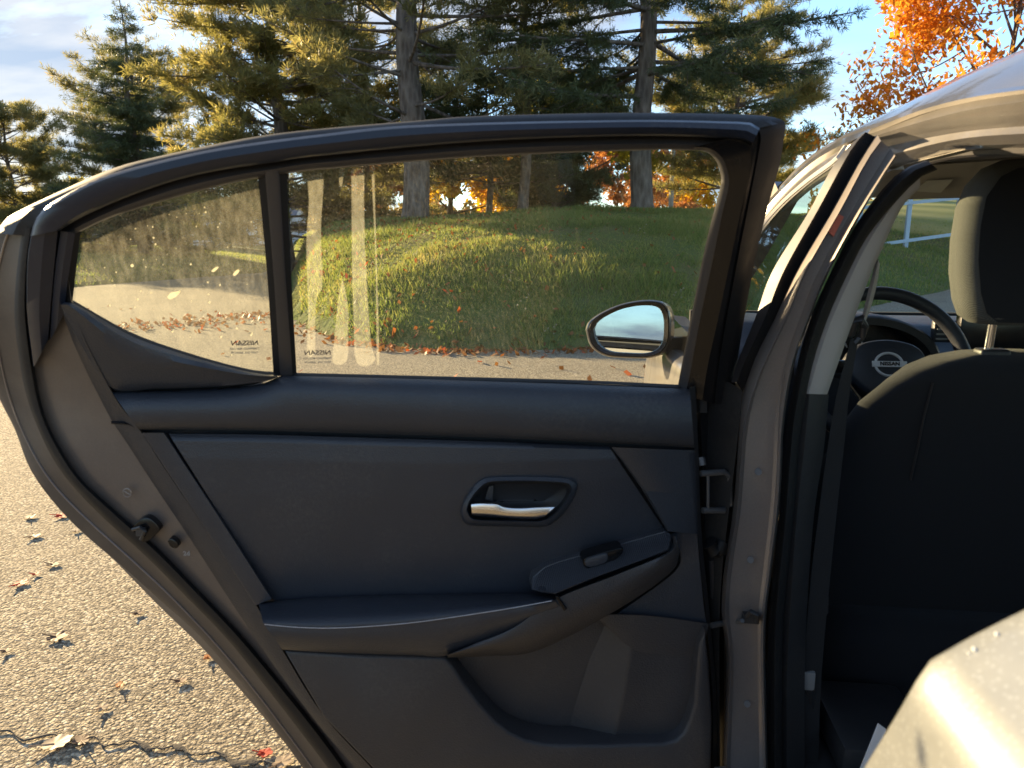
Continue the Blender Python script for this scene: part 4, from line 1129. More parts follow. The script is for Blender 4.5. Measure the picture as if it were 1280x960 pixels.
hw = [.25, .26, .268, .274, .276, .266, .252, .230, .200, .170, .132, .085, .03]
rows = []
for z, w_ in zip(zs, hw):
    yr = 1.195 + 0.36 * (1.0 - z); th = 0.055 if z < .96 else 0.055 * math.sqrt(max(0.05, 1 - ((z - .96) / .047) ** 2))
    ring_ = oval(SX, yr + 0.055, z, w_, th, 64, 7.0)
    for p in ring_:
        k_ = max(0.0, (p.y - yr - .03) / .08); p.x = SX + (p.x - SX) * (1 - .22 * min(1, k_) * min(1, w_ / .2))
    rows.append(ring_)
loft('backrest', rows, MATS['seat_fabric'], seat, close=True, cap=True, sharp=None)
# back board seam of the seat
sm = [(1166, 478), (1155, 520), (1147, 560), (1138, 600)]
tube('seam', [atY(x, y, 1.195 + 0.36 * (1 - atY(x, y, 1.2).z) - .0) for x, y in sm], .002, MATS['trim_dark'], seat, 6)
rows = []
for z, w_, th in [(1.050, .06, .03), (1.052, .082, .042), (1.062, .096, .050), (1.085, .104, .054), (1.13, .110, .055), (1.18, .110, .052), (1.23, .106, .048), (1.265, .096, .042), (1.29, .076, .032), (1.302, .05, .02), (1.305, .01, .004)]:
    yc_ = 1.225 + 0.03 * math.sin((z - 1.05) * 8)
    ring_ = oval(SX - .004, yc_, z, w_, th, 40, 6.5)
    for p in ring_: p.x = SX - .004 + (p.x - SX + .004) * (1 - .16 * max(0.0, (p.y - yc_) / .055))
    rows.append(ring_)
hr = loft('headrest', rows, MATS['headrest_fabric_lit'], seat, close=True, cap=True, sharp=None)
hb = []
for z, w_ in [(1.056, .06), (1.07, .080), (1.10, .090), (1.15, .095), (1.20, .093), (1.245, .086), (1.275, .066), (1.288, .04)]:
    yb = 1.225 + 0.03 * math.sin((z - 1.05) * 8)
    th = {1.056: .046, 1.07: .053, 1.10: .0565, 1.15: .0565, 1.20: .0525, 1.245: .047, 1.275: .040, 1.288: .034}[z]
    hb.append([Vector((SX - .004 + w_ * q, yb - th - .0025 * (1 - q * q), z)) for q in np.linspace(-1, 1, 13)])
loft('rear_shade_cover', hb, MATS['seat_fabric'], hr, sharp=None)  # darker sheet, shade of the rear face put into its colour
for dx in (-.045, .045):
    pst = tube('headrest_post', [(SX + dx, 1.232, 1.06), (SX + dx, 1.238, .985)], .0066, MATS['bright_metal'], seat, 12)
    gcol = bevel(box('post_guide', (SX + dx + .006, 1.236, 1.000), (.046, .03, .016), MATS['trim_dark'], seat), .006, 3)
rows = [oval(SX, 1.60, z, w_, l, 40, 4.0) for z, w_, l in [(.28, .25, .26), (.30, .265, .28), (.40, .27, .285), (.455, .26, .275), (.47, .22, .24), (.475, .02, .03)]]
loft('cushion', rows, MATS['seat_fabric'], seat, close=True, cap=True, sharp=None)
V, F = loft_vf([oval(.43, 1.38, .50, .020, .10, 24, 2.4), oval(.425, 1.36, .56, .022, .07, 24), oval(.43, 1.35, .62, .014, .03, 24)], True, True)
mesh('recliner_cover', V, F, MATS['trim_hard'], seat)
# passenger seat
ps = empty('passenger_seat', (2 * CX - SX, 1.45, .3), car)
for o in [c for c in seat.children if c.name.split('.')[0] in ('backrest', 'headrest', 'cushion', 'headrest_post')]:
    c = o.copy(); COL.objects.link(c); c.parent = ps
# ---- floor, sill and small dark things in the footwell
box('floor', (CX, 1.0, .27), (1.55, 2.6, .03), MATS['carpet'], car)
rows = [[Vector((x, Y, z)) for Y in np.linspace(.55, 1.12, 6)] for x, z in ((.22, .20), (.21, .26), (.22, .29), (.27, .30), (.30, .295), (.31, .25))]
loft('sill', rows, MATS['paint_jamb'], car)
box('firewall', (CX, 2.58, .60), (1.5, .03, .68), MATS['carpet'], car)
box('floor_duct', (.50, 1.20, .33), (.16, .20, .06), MATS['trim_dark'], car, .015)
kb = empty('belt_buckle', atY(1010, 850, 1.16), car)
q = atY(1009, 848, 1.16)
bevel(box('buckle', q, (.022, .02, .034), MATS['grey_metal'], kb), .004, 2)
tube('buckle_stalk', [q + Vector((.004, 0, -.015)), q + Vector((.014, .01, -.07)), q + Vector((.016, .02, -.13))], .010, MATS['trim_dark'], kb, 8)
pq = [atY(1098, 905, .95), atY(1108, 912, .95), atY(1080, 985, .98), atY(1070, 975, .98)]
mesh('paper_slip', pq + [p + Vector((.0, .002, 0)) for p in pq], [(0, 1, 2, 3), (4, 7, 6, 5), (0, 4, 5, 1), (1, 5, 6, 2), (2, 6, 7, 3), (3, 7, 4, 0)], MATS['paper'], car)

# ---- dashboard, cluster, screen, wheel
dash = empty('dashboard', (CX, 2.2, .6), car)
prof = [(1.93, .60), (1.90, .72), (1.905, .84), (1.93, .885), (1.975, .905), (2.02, .935), (2.06, .955), (2.20, .960), (2.42, .945), (2.60, .925)]
rows = [[Vector((x, y + 0.05 * abs((x - CX) / .7) ** 2, z)) for y, z in catmull(prof, 40)] for x in np.linspace(.36, 2 * CX - .36, 25)]
loft('dash_body', rows, MATS['trim_soft'], dash, sharp=50)
hc = (SX - .005, 1.97)
hood_rows = []
for y, k in ((1.88, 1.0), (1.885, 1.03), (1.93, 1.05), (2.05, 1.02), (2.15, .9)):
    hood_rows.append([Vector((hc[0] + .185 * k * math.cos(t), y, .845 + (.145 * k) * math.sin(t) ** .8)) for t in np.linspace(0.02, math.pi - 0.02, 30)])
inner = [[Vector((hc[0] + .170 * math.cos(t), y, .845 + .128 * math.sin(t) ** .8)) for t in np.linspace(0.02, math.pi - 0.02, 30)] for y in (1.882, 1.98)]
loft('instrument_hood', [inner[1], inner[0]] + hood_rows, MATS['trim_dark'], dash, sharp=40)
pan = inner[1]
mesh('instrument_panel', [p + Vector((0, -.004, 0)) for p in pan] + [p + Vector((0, .01, 0)) for p in pan], [tuple(range(30)), tuple(range(59, 29, -1))], MATS['screen_glass'], dash)
q0, q1 = atY(1196, 436, 1.86), atY(1290, 392, 1.86)
scr = bevel(box('touch_screen', ((q0.x + q1.x) / 2 + .02, 1.87, (q0.z + q1.z) / 2), (q1.x - q0.x + .04, .03, q1.z - q0.z + .012), MATS['screen_glass'], dash), .006, 2)
ven = empty('air_vent', atY(1188, 412, 1.90), dash)
q = atY(1185, 414, 1.895)
bevel(box('vent_bezel', q, (.075, .02, .055), MATS['trim_soft'], ven), .005, 2)
for k in range(4): box('slat', q + Vector((0, -.011, -.018 + .012 * k)), (.062, .006, .004), MATS['grey_metal'], ven)
sw = empty('steering_wheel', atY(1103, 457, 1.72), car)
wc_ = atY(1104, 460, 1.72); tl_ = rad(24)
ux = Vector((1, 0, 0)); uy = Vector((0, math.sin(tl_), math.cos(tl_))); un = Vector((0, -math.cos(tl_), math.sin(tl_)))
def wp(a, b, c=0.0): return wc_ + ux * a + uy * b + un * c
RW = .182
rows = []
for i in range(72):
    t = 2 * math.pi * i / 72
    rows.append([wp((RW + .0155 * math.cos(s)) * math.cos(t), (RW + .0155 * math.cos(s)) * math.sin(t), .017 * math.sin(s)) for s in np.linspace(0, 2 * math.pi, 14, endpoint=False)])
rows.append(rows[0])
loft('rim', rows, MATS['trim_soft'], sw, close=True)
def pad(pts, c0, c1, r):
    P_ = catmull([(a, b, 0) for a, b in pts] + [(pts[0][0], pts[0][1], 0)], 49)[:-1]
    ctr = P_.mean(0); out = []
    for sc_k, cc in ((1.0, c0), (1.0, c1 - r), (.97, c1 - .3 * r), (.90, c1), (.5, c1 + .002), (.02, c1 + .003)):
        out.append([wp(*(ctr[:2] + (p[:2] - ctr[:2]) * sc_k), cc) for p in P_])
    return loft_vf(out, True, True)
V, F = pad([(-.085, .02), (-.06, .05), (0, .062), (.06, .05), (.085, .02), (.078, -.03), (.04, -.068), (0, -.075), (-.04, -.068), (-.078, -.03)], -.02, .03, .016)
hub = mesh('hub', V, F, MATS['trim_soft'], sw, sharp=50)
for sg in (-1, 1):
    V, F = merge([tube_vf([wp(sg * .07, -.005, .005), wp(sg * .12, -.008, .004), wp(sg * .178, -.002, 0)], [.024, .019, .017], 10)])
    mesh('spoke', V, F, MATS['trim_soft'], sw)
    box('spoke_switch', wp(sg * .115, -.004, .022), (.05, .012, .03), MATS['gloss_black'], sw, .005)
    V, F = tube_vf([wp(sg * .02, -.078, .010), wp(sg * .045, -.12, .008), wp(sg * .055, -.172, 0)], [.017, .014, .014], 10)
    mesh('spoke', V, F, MATS['trim_dark'], sw)
    tube('spoke_trim', [wp(sg * .088, -.035, .014), wp(sg * .062, -.075, .014), wp(sg * .05, -.115, .012)], .004, MATS['chrome'], sw, 6)
# round badge: ring, bar and raised name
em = []
for i in range(48):
    t = 2 * math.pi * i / 48
    em.append([wp(.0295 * math.cos(t) + q1_ * math.cos(t), .0265 * math.sin(t) + q1_ * math.sin(t), .033 + q2_) for q1_, q2_ in ((-.003, 0), (-.0015, .004), (.0015, .004), (.003, 0))])
em.append(em[0])
V, F = merge([loft_vf(em), box_vf(wp(0, 0, .036), (.074, .004, .013), Matrix((ux, -un, uy)).transposed())])
emb = mesh('emblem', V, F, MATS['silver'], hub)
def text_mesh(name, s, size, origin, ax, ay, an, mat, parent, ext=.0006, mirror=False):
    cu = bpy.data.curves.new(name, 'FONT'); cu.body = s; cu.size = size; cu.align_x = 'CENTER'; cu.align_y = 'CENTER'; cu.extrude = ext; cu.offset = size * 0.02
    to = bpy.data.objects.new(name, cu); COL.objects.link(to)
    dg = bpy.context.evaluated_depsgraph_get(); me = bpy.data.meshes.new_from_object(to.evaluated_get(dg))
    vs = [Vector(origin) + ax * (v.co.x * (-1 if mirror else 1)) + ay * v.co.y + an * v.co.z for v in me.vertices]
    fs = [tuple(p.vertices) for p in me.polygons]
    bpy.data.objects.remove(to); bpy.data.curves.remove(cu); bpy.data.meshes.remove(me)
    return mesh(name, vs, fs, MATS[mat], parent, smooth=False)
text_mesh('lettering', 'NISSAN', .0125, wp(0, 0, .0385), ux, uy, un, 'gloss_black', emb)
# gauge ticks peeping over the hub
for i in range(13):
    t = rad(25 + i * 11); p = Vector((hc[0] + .012 + .062 * math.cos(t), 1.974, .845 + .062 * math.sin(t)))
    d = Vector((math.cos(t), 0, math.sin(t)))
    mesh('gauge_tick', *tube_vf([p, p + d * .012], .0022, 4), MATS['paper'], bpy.data.objects['instrument_panel'])
tube('column_stalk', [wp(-.05, .0, -.05), wp(-.16, .02, -.05)], .008, MATS['trim_dark'], car, 8)

# ---- door mirror
mir = empty('side_mirror', atY(790, 440, 1.86), car)
mo = [(733, 412), (737, 402), (752, 391), (775, 381), (800, 376), (820, 376), (831, 380), (837, 392), (838, 410), (836, 428), (828, 441), (812, 447), (785, 447), (760, 445), (745, 438), (737, 428)]
mo = [tuple(p) for p in catmull(mo + mo[:1], 65)[:-1]]
mc = np.mean(mo, 0)
def mrow(k, Y, dx=0, dy=0): return [atY(mc[0] + (x - mc[0]) * k + dx, mc[1] + (y - mc[1]) * k + dy, Y) for x, y in mo]
back = [mrow(1.0, 1.86), mrow(1.02, 1.885), mrow(.98, 1.93, 6, 0), mrow(.8, 1.985, 14, 0), mrow(.4, 2.01, 16, 2), mrow(.02, 2.015, 16, 2)]
loft('mirror_housing', [mrow(.955, 1.868), mrow(.97, 1.858)] + back, MATS['paint'], mir, close=True, cap=False, sharp=50)
loft('mirror_bezel', [mrow(.83, 1.866), mrow(.84, 1.856), mrow(.94, 1.852), mrow(.965, 1.862)], MATS['gloss_black'], mir, close=True)
gr = mrow(.845, 1.863)
gc = sum(gr, Vector()) / len(gr)
gr2 = [Vector((p.x, p.y + .010 - .075 * (p.x - gc.x) + .085 * (p.z - gc.z), p.z)) for p in gr]
mesh('mirror_glass', gr2 + [p + Vector((0, .004, 0)) for p in gr2], [tuple(range(64)), tuple(range(127, 63, -1))] + [(i, (i + 1) % 64, 64 + (i + 1) % 64, 64 + i) for i in range(64)], MATS['mirror'], mir, smooth=False)
V, F = loft_vf([[atY(828, 424, 1.90), atY(834, 442, 1.90), atY(834, 444, 1.96), atY(828, 422, 1.96)], [atY(852, 422, 1.92), atY(856, 444, 1.92), atY(856, 446, 2.0), atY(852, 420, 2.0)], [atY(868, 420, 1.94), atY(872, 448, 1.94), atY(872, 450, 2.06), atY(868, 418, 2.06)]], True, True)
arm = mesh('mirror_arm', V, F, MATS['trim_dark'], mir)

# ---- wheels
for k, (ax, left) in enumerate(((2.47, True), (-0.26, True), (2.47, False), (-0.26, False))):
    x0 = .19 if left else 2 * CX - .19; sg = 1 if left else -1
    wh = empty('wheel', (x0, ax, 0), car)
    def ring(r, dx): return [Vector((x0 + sg * dx, ax + r * math.cos(t), .32 + r * math.sin(t))) for t in np.linspace(0, 2 * math.pi, 40, endpoint=False)]
    loft('tyre', [ring(.21, .03), ring(.225, .0), ring(.29, -.004), ring(.315, .02), ring(.32, .06), ring(.32, .16), ring(.30, .20), ring(.21, .2)], MATS['rubber'], wh, close=True)
    rim_ = loft('rim', [ring(.215, .02), ring(.205, .04), ring(.19, .07), ring(.06, .05), ring(.05, .02), ring(.001, .02)], MATS['chrome'], wh, close=True)
    for q in range(5):
        t = q * 2 * math.pi / 5
        tube('spoke', [Vector((x0 + sg * .03, ax + .04 * math.cos(t), .32 + .04 * math.sin(t))), Vector((x0 + sg * .025, ax + .205 * math.cos(t), .32 + .205 * math.sin(t)))], [.026, .018], MATS['chrome'], rim_, 6)
# ------------------------------------------------------------------ the open rear door
TH = rad(78.0)
HX, HY = 0.205, 1.14
DU = Vector((-math.sin(TH), -math.cos(TH), 0)); DW = Vector((math.cos(TH), -math.sin(TH), 0))
DH = Vector((HX, HY, 0))
def lean_w(v): return 0.55 * (math.sqrt((v - 0.94) ** 2 + 0.02 ** 2) + (v - 0.94)) * 0.5 * 2 * 0.5 + 0.0
def lean_w(v):
    d = v - 0.945
    return 0.55 * 0.5 * (d + math.sqrt(d * d + 0.0009))
def D(px, py, off=0.0):                            # line of sight meets the door's inner face, off metres towards the cabin
    r = ray(px, py); rw = r.dot(DW); c0 = (CAM - DH).dot(DW)
    v = 0.8
    for _ in range(30):
        t = (lean_w(v) + off - c0) / rw
        v = 0.5 * v + 0.5 * (CAM.z + r.z * t)
    return CAM + r * t
def drow(pts, off=0.0, n=48):
    return [Vector(p) for p in catmull([D(q[0], q[1], q[2] if len(q) > 2 else off) for q in pts], n)]
def sh(rowv, du=0.0, dv=0.0, dw=0.0): return [p + DU * du + DW * dw + Vector((0, 0, dv)) for p in rowv]
door = empty('rear_door', (HX, HY, .26), car)
def dm(name, rows, mat, sharp=38, parent=None): return loft(name, rows, MATS[mat], parent or door, sharp=sharp)
def lerp_px(a, b, t, n=24):
    A_ = catmull([(x, y, 0) for x, y in a], n); B_ = catmull([(x, y, 0) for x, y in b], n)
    return [tuple(p[:2]) for p in A_ * (1 - t) + B_ * t]
def plate(name, pts, off, depth, r, mat, parent=None, n=None, sharp=40, woff=None):
    """closed outline in the picture -> raised plate with rolled edges"""
    pp = pts
    P_ = [D(q[0], q[1], (q[2] if len(q) > 2 else off)) for q in pp]
    ctr = sum(P_, Vector()) / len(P_)
    k = len(P_)
    def inset(d):
        out = []
        for i in range(k):
            a, b, c = P_[i - 1], P_[i], P_[(i + 1) % k]
            e1 = (b - a).normalized(); e2 = (c - b).normalized()
            n1 = DW.cross(e1); n2 = DW.cross(e2)
            bi = (n1 + n2)
            if bi.length < 1e-4: bi = n1
            bi.normalize(); s = 1 / max(.4, bi.dot(n1))
            out.append(b + bi * d * s * SGN)
        return out
    area = 0
    for i in range(k):
        a, b = P_[i - 1] - ctr, P_[i] - ctr
        area += a.cross(b).dot(DW)
    SGN = 1 if area > 0 else -1
    rows = [sh(P_, dw=-depth), sh(P_, dw=-r), sh(inset(.3 * r), dw=-.3 * r), inset(r)]
    V, F = loft_vf(rows, True, False)
    F.append(tuple(range(3 * k, 4 * k)))
    F.append(tuple(range(k))[::-1])
    return mesh(name, V, F, MATS[mat], parent or door, sharp=sharp)
def smooth_px(pts, n, closed=True):
    q = [(p[0], p[1], 0) for p in pts]
    return [tuple(p[:2]) for p in catmull(q + ([q[0]] if closed else []), n + (1 if closed else 0))][:n]

# ---- window frame: top
A0 = [(-6, 292), (6, 275), (19, 266), (62, 245), (137, 212), (200, 195), (312, 172), (400, 161), (531, 150), (600, 145), (780, 141), (928, 143), (970, 147), (982, 153)]
B0_ = [(38, 295), (44, 275), (56, 260), (75, 247), (125, 222), (200, 201), (281, 184), (400, 168), (525, 156), (780, 150), (915, 152), (940, 154), (950, 160)]
C0 = [(75, 288), (100, 273), (150, 250), (219, 226), (281, 212), (344, 203), (400, 195), (600, 177), (800, 170), (915, 174), (940, 181)]
Dl = [(76, 293), (102, 277), (152, 254), (219, 231), (281, 217), (344, 207), (400, 199), (600, 182), (800, 175), (900, 178), (930, 184)]
E0 = [(96, 292), (125, 278), (156, 266), (219, 247), (281, 231), (325, 222), (358, 217), (400, 212), (600, 196), (800, 188), (870, 188)]
NF = 64
mAB = lerp_px(A0, B0_, .5, NF); mBC = lerp_px(B0_, C0, .45, NF)
dm('outer_flange', [drow(E0, -.10, NF), drow(A0, -.10, NF), drow(A0, -.085, NF), drow(mAB, -.05, NF), drow(B0_, -.042, NF)], 'rubber', 34)
fr = dm('window_frame', [drow(B0_, -.044, NF), drow(B0_, -.030, NF), drow(lerp_px(B0_, C0, .12, NF), -.020, NF), drow(mBC, -.014, NF), drow(lerp_px(B0_, C0, .85, NF), -.016, NF), drow(C0, -.024, NF), drow(C0, -.045, NF)], 'frame_black', 40)
dm('glass_run', [drow(C0, -.046, NF), drow(Dl, -.040, NF), drow(lerp_px(Dl, E0, .35, NF), -.034, NF), drow(lerp_px(Dl, E0, .8, NF), -.036, NF), drow(E0, -.044, NF), drow(E0, -.058, NF)], 'rubber_grey', 40)
# ---- window frame: front upright
F0 = [(866, 188), (880, 189), (893, 198), (900, 214), (901, 230), (893, 262), (881, 311), (865, 390), (852, 457), (846, 490)]
F1 = [(868, 184), (886, 185), (902, 196), (909, 213), (911, 232), (903, 266), (890, 330), (875, 400), (863, 465), (856, 495)]
F2 = [(905, 174), (925, 178), (938, 186), (939, 200), (934, 230), (927, 258), (912, 330), (896, 405), (884, 460), (878, 500)]
F3 = [(930, 156), (946, 160), (951, 170), (949, 188), (944, 214), (936, 255), (921, 330), (906, 410), (898, 460), (893, 505)]
F4 = [(960, 147), (976, 149), (982, 156), (980, 172), (974, 208), (960, 258), (944, 325), (930, 400), (921, 460), (918, 505)]
dm('glass_run_front', [drow(F0, -.058, NF), drow(F0, -.044, NF), drow(lerp_px(F0, F1, .5, NF), -.036, NF), drow(F1, -.032, NF)], 'rubber_grey', 40)
dm('front_upright', [drow(F1, -.045, NF), drow(F1, -.030, NF), drow(lerp_px(F1, F2, .6, NF), -.024, NF), drow(F2, -.020, NF), drow(F2, -.026, NF), drow(lerp_px(F2, F3, .6, NF), -.030, NF), drow(F3, -.034, NF)], 'gloss_black', 30)
dm('front_upright_edge', [drow(F3, -.030, NF), drow(F3, -.046, NF), drow(lerp_px(F3, F4, .5, NF), -.055, NF), drow(F4, -.075, NF), drow(F4, -.10, NF), drow(F0, -.10, NF)], 'rubber', 34)
# ---- divider between the two panes
d0 = [(322, 216), (334, 345), (342, 470)]; d1 = [(331, 214), (342, 345), (350, 470)]; d2 = [(349, 212), (357, 345), (366, 470)]; d3 = [(358, 211), (364, 345), (371, 470)]
dm('divider_seal', [drow(d0, -.062), drow(d0, -.046), drow(d1, -.042), drow(d1, -.05)], 'rubber', 40)
dm('divider_bar', [drow(d1, -.060), drow(d1, -.036), drow(lerp_px(d1, d2, .2), -.034), drow(lerp_px(d1, d2, .8), -.034), drow(d2, -.036), drow(d2, -.06)], 'rubber_grey', 40)
dm('divider_seal', [drow(d2, -.05), drow(d2, -.042), drow(d3, -.046), drow(d3, -.062)], 'rubber', 40)
# ---- glass
def pane(name, pts, mat):
    P_ = [D(x, y, -.050) for x, y in pts]; k = len(P_)
    # curved with the door: fan of rows between top and bottom
    return P_
q_top = [(88, 292), (125, 277), (156, 263), (219, 244), (281, 228), (325, 219), (334, 217)]
q_bot = [(84, 376), (120, 396), (163, 418), (205, 434), (240, 446), (300, 464), (347, 472)]
def glass(name, tp, bt, mat):
    a, b = drow(tp, -.050, 24), drow(bt, -.050, 24)
    tpx = lerp_px(tp, bt, 0, 24)
    rows = [drow(lerp_px(tp, bt, t, 24), -.050, 24) for t in np.linspace(0, 1, 9)]
    rows2 = [sh(r, dw=-.0035) for r in rows]
    V, F = merge([loft_vf(rows), loft_vf(rows2), loft_vf([rows[0], rows2[0]]), loft_vf([rows[-1], rows2[-1]])])
    return mesh(name, V, F, MATS[mat], door, sharp=40)
gq = glass('quarter_glass', q_top, q_bot, 'glass_quarter')
gm = glass('window_glass', [(350, 214), (400, 206), (600, 190), (800, 182), (880, 182), (910, 186)], [(360, 472), (460, 476), (600, 480), (722, 483), (800, 486), (858, 488)], 'glass_main')
# dried run marks, specks and a stain on the glass
def mark(name, pts, mat, parent, w=-.047):
    P_ = [D(x, y, w) for x, y in pts]
    k = len(P_)
    return mesh(name, P_ + sh(P_, dw=-.0004), [tuple(range(k)), tuple(range(2 * k - 1, k - 1, -1))] + [(i, (i + 1) % k, k + (i + 1) % k, k + i) for i in range(k)], MATS[mat], parent, smooth=False)
mark('run_mark', smooth_px([(384, 222), (402, 216), (404, 235), (401, 290), (403, 340), (402, 362), (396, 372), (394, 400), (393, 440), (384, 444), (385, 400), (384, 350), (383, 300), (386, 255)], 70), 'smear_strong', gm)
mark('run_mark', smooth_px([(439, 209), (454, 208), (455, 250), (456, 300), (458, 340), (460, 380), (464, 430), (469, 452), (446, 454), (442, 400), (440, 320)], 70), 'smear_strong', gm)
mark('run_mark', smooth_px([(428, 348), (431, 360), (435, 385), (435, 420), (433, 452), (416, 453), (418, 425), (421, 390), (424, 365)], 60), 'smear_strong', gm, -.0465)
mark('run_mark', smooth_px([(464, 206), (467.5, 206), (469, 260), (471, 330), (473, 400), (474, 454), (471, 454), (470.5, 400), (469, 320), (466, 250)], 60), 'smear_strong', gm)
mark('run_mark', smooth_px([(424, 210), (430, 210), (429, 222), (427, 234), (424, 228)], 24), 'smear_strong', gm, -.0462)
mark('stain', smooth_px([(209, 371), (214, 366), (222, 364), (226, 363), (222, 369), (214, 374), (210, 373)], 40), 'smear_spot', gq)
mark('stain', smooth_px([(264, 339), (268, 335), (273, 333), (272, 336), (267, 340)], 20), 'smear_spot', gq)
mark('stain', smooth_px([(291, 343), (295, 338), (299, 337), (298, 341), (293, 345)], 20), 'smear_spot', gq)
mark('stain', smooth_px([(163, 331), (166, 330), (167, 333), (164, 334)], 12), 'smear_spot', gq)
for k in range(60):
    x, y = random.uniform(130, 318), random.uniform(255, 445)
    if y > 390 + (x - 120) * .33 or y < 290 - (x - 100) * .28: continue
    s = random.uniform(.6, 1.6)
    mark('speck', [(x - s, y), (x, y - s), (x + s * .8, y), (x, y + s)], 'smear_spot', gq)
# etched maker's marks, read from outside so reversed here
ez = Vector((0, 0, 1)) + DW * .5; ez.normalize()
# seen from the cabin the mark reads reversed
for (x, y, s, g) in ((306, 429, .0115, gq), (397, 441, .0115, gm)):
    o = D(x, y, -.0465)
    et = text_mesh('glass_marking', 'NISSAN', s, o, -DU, ez, DW, 'bark', g, .0001, True)
    for r_, tx in ((1, 'TEMPERED M20 AS2'), (2, 'DOT 376  E000179')):
        text_mesh('glass_marking', tx, s * .42, D(x, y + 5 * r_ + 2, -.0465), -DU, ez, DW, 'weathered_wood', g, .0001, True)

# ---- rear edge: skin hem, seal, painted shut face
L0 = [(4, 276), (-10, 305), (-24, 345), (-29, 400), (-18, 460), (0, 500), (20, 540), (37, 585), (65, 625), (100, 662), (150, 705), (200, 750), (250, 795), (300, 852), (340, 905), (375, 955), (412, 1012)]
L1 = [(14, 280), (4, 310), (-5, 355), (-5, 415), (6, 475), (22, 525), (48, 578), (75, 615), (115, 655), (165, 700), (215, 747), (270, 805), (320, 865), (375, 938), (425, 1008)]
L2 = [(28, 286), (22, 330), (18, 390), (24, 450), (36, 505), (60, 562), (87, 603), (130, 648), (180, 693), (232, 745), (285, 800), (335, 862), (395, 940), (445, 1006)]
L3 = [(42, 284), (36, 330), (35, 390), (43, 460), (55, 518), (75, 560), (102, 600), (142, 637), (195, 684), (247, 737), (299, 792), (350, 852), (412, 930), (462, 1002)]
L4 = [(76, 288), (70, 330), (64, 385), (63, 440), (70, 495), (90, 548), (118, 590), (158, 632), (210, 680), (262, 735), (312, 792), (362, 850), (424, 930), (472, 998)]
NL = 70
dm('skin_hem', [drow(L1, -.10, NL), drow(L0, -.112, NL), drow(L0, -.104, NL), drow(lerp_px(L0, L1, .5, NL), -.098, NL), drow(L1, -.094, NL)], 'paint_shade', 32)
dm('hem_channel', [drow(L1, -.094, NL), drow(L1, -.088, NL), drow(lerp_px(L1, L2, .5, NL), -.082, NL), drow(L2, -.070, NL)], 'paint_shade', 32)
tube('hem_highlight', drow(L1, -.087, NL), .0016, MATS['paint_jamb'], door, 6)  # paler bead, the hem's edge highlight put into its colour
dm('door_seal', [drow(L2, -.085, NL), drow(L2, -.060, NL), drow(lerp_px(L2, L3, .35, NL), -.042, NL), drow(lerp_px(L2, L3, .75, NL), -.040, NL), drow(L3, -.052, NL), drow(L3, -.075, NL)], 'rubber', 45)
T0 = [(72, 380), (84, 420), (102, 462), (120, 495), (137, 527), (152, 566), (178, 612), (210, 665), (240, 713), (270, 760), (300, 800), (335, 848), (390, 912), (440, 966), (472, 1000)]
T1 = [(90, 384), (108, 430), (137, 486), (152, 510), (173, 536), (195, 570), (220, 608), (250, 652), (280, 697), (320, 757), (335, 785), (352, 812), (403, 893), (464, 960), (496, 998)]
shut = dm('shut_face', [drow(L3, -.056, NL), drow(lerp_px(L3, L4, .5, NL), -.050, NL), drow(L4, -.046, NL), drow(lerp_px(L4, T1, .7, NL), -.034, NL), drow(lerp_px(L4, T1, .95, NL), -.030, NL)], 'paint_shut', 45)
# latch pocket, bolt hole, part mark
plate('latch_recess', smooth_px([(166, 657), (174, 650), (182, 647), (190, 650), (199, 660), (197, 666), (184, 677), (176, 677), (172, 668)], 36), -.026, .02, .002, 'gloss_black', shut)
V, F = merge([tube_vf([D(166, 662, -.024), D(176, 659, -.016), D(181, 664, -.016), D(176, 674, -.022)], .0028, 8), box_vf(D(177, 664, -.024), (.012, .012, .012))])
mesh('latch_catch', V, F, MATS['trim_dark'], shut)
plate('access_plug', smooth_px([(209, 677), (213, 673), (219, 676), (223, 682), (220, 686), (213, 684)], 24), -.024, .012, .002, 'gloss_black', shut)
text_mesh('part_mark', '2d', .010, D(233, 692, -.0225), -DU, Vector((0, 0, 1)), DW, 'grey_metal', shut, .0003)
mk = D(159, 616, -.031)
mesh('stamped_mark', *merge([tube_vf([mk - DU * .006 * math.cos(t) + Vector((0, 0, .007 * math.sin(t))) for t in np.linspace(0, 6.28, 13)], .001, 5), tube_vf([mk - DU * .004 + Vector((0, 0, -.003)), mk + DU * .004 + Vector((0, 0, .003))], .001, 5)]), MATS['paint_jamb'], shut)
# inner corner of the frame beside the small pane
I0 = [(76, 289), (70, 330), (65, 385), (63, 425)]; I1 = [(94, 291), (88, 330), (82, 372), (80, 392)]; I2 = [(101, 289), (96, 330), (91, 374), (90, 384)]
dm('corner_frame', [drow(I0, -.05), drow(I0, -.030), drow(lerp_px(I0, I1, .5), -.024), drow(I1, -.028), drow(I1, -.05)], 'frame_black', 40)
dm('corner_glass_run', [drow(I1, -.05), drow(I1, -.038), drow(I2, -.042), drow(I2, -.06)], 'rubber', 40)
dm('corner_flange', [drow([(38, 292), (33, 330), (33, 390), (41, 458)], -.05), drow([(40, 292), (35, 330), (35, 390), (43, 458)], -.028), drow([(56, 290), (52, 330), (49, 390), (52, 440)], -.022), drow([(72, 289), (68, 330), (63, 385), (60, 425)], -.030), drow([(76, 289), (71, 330), (66, 385), (62, 425)], -.045)], 'frame_black', 45)

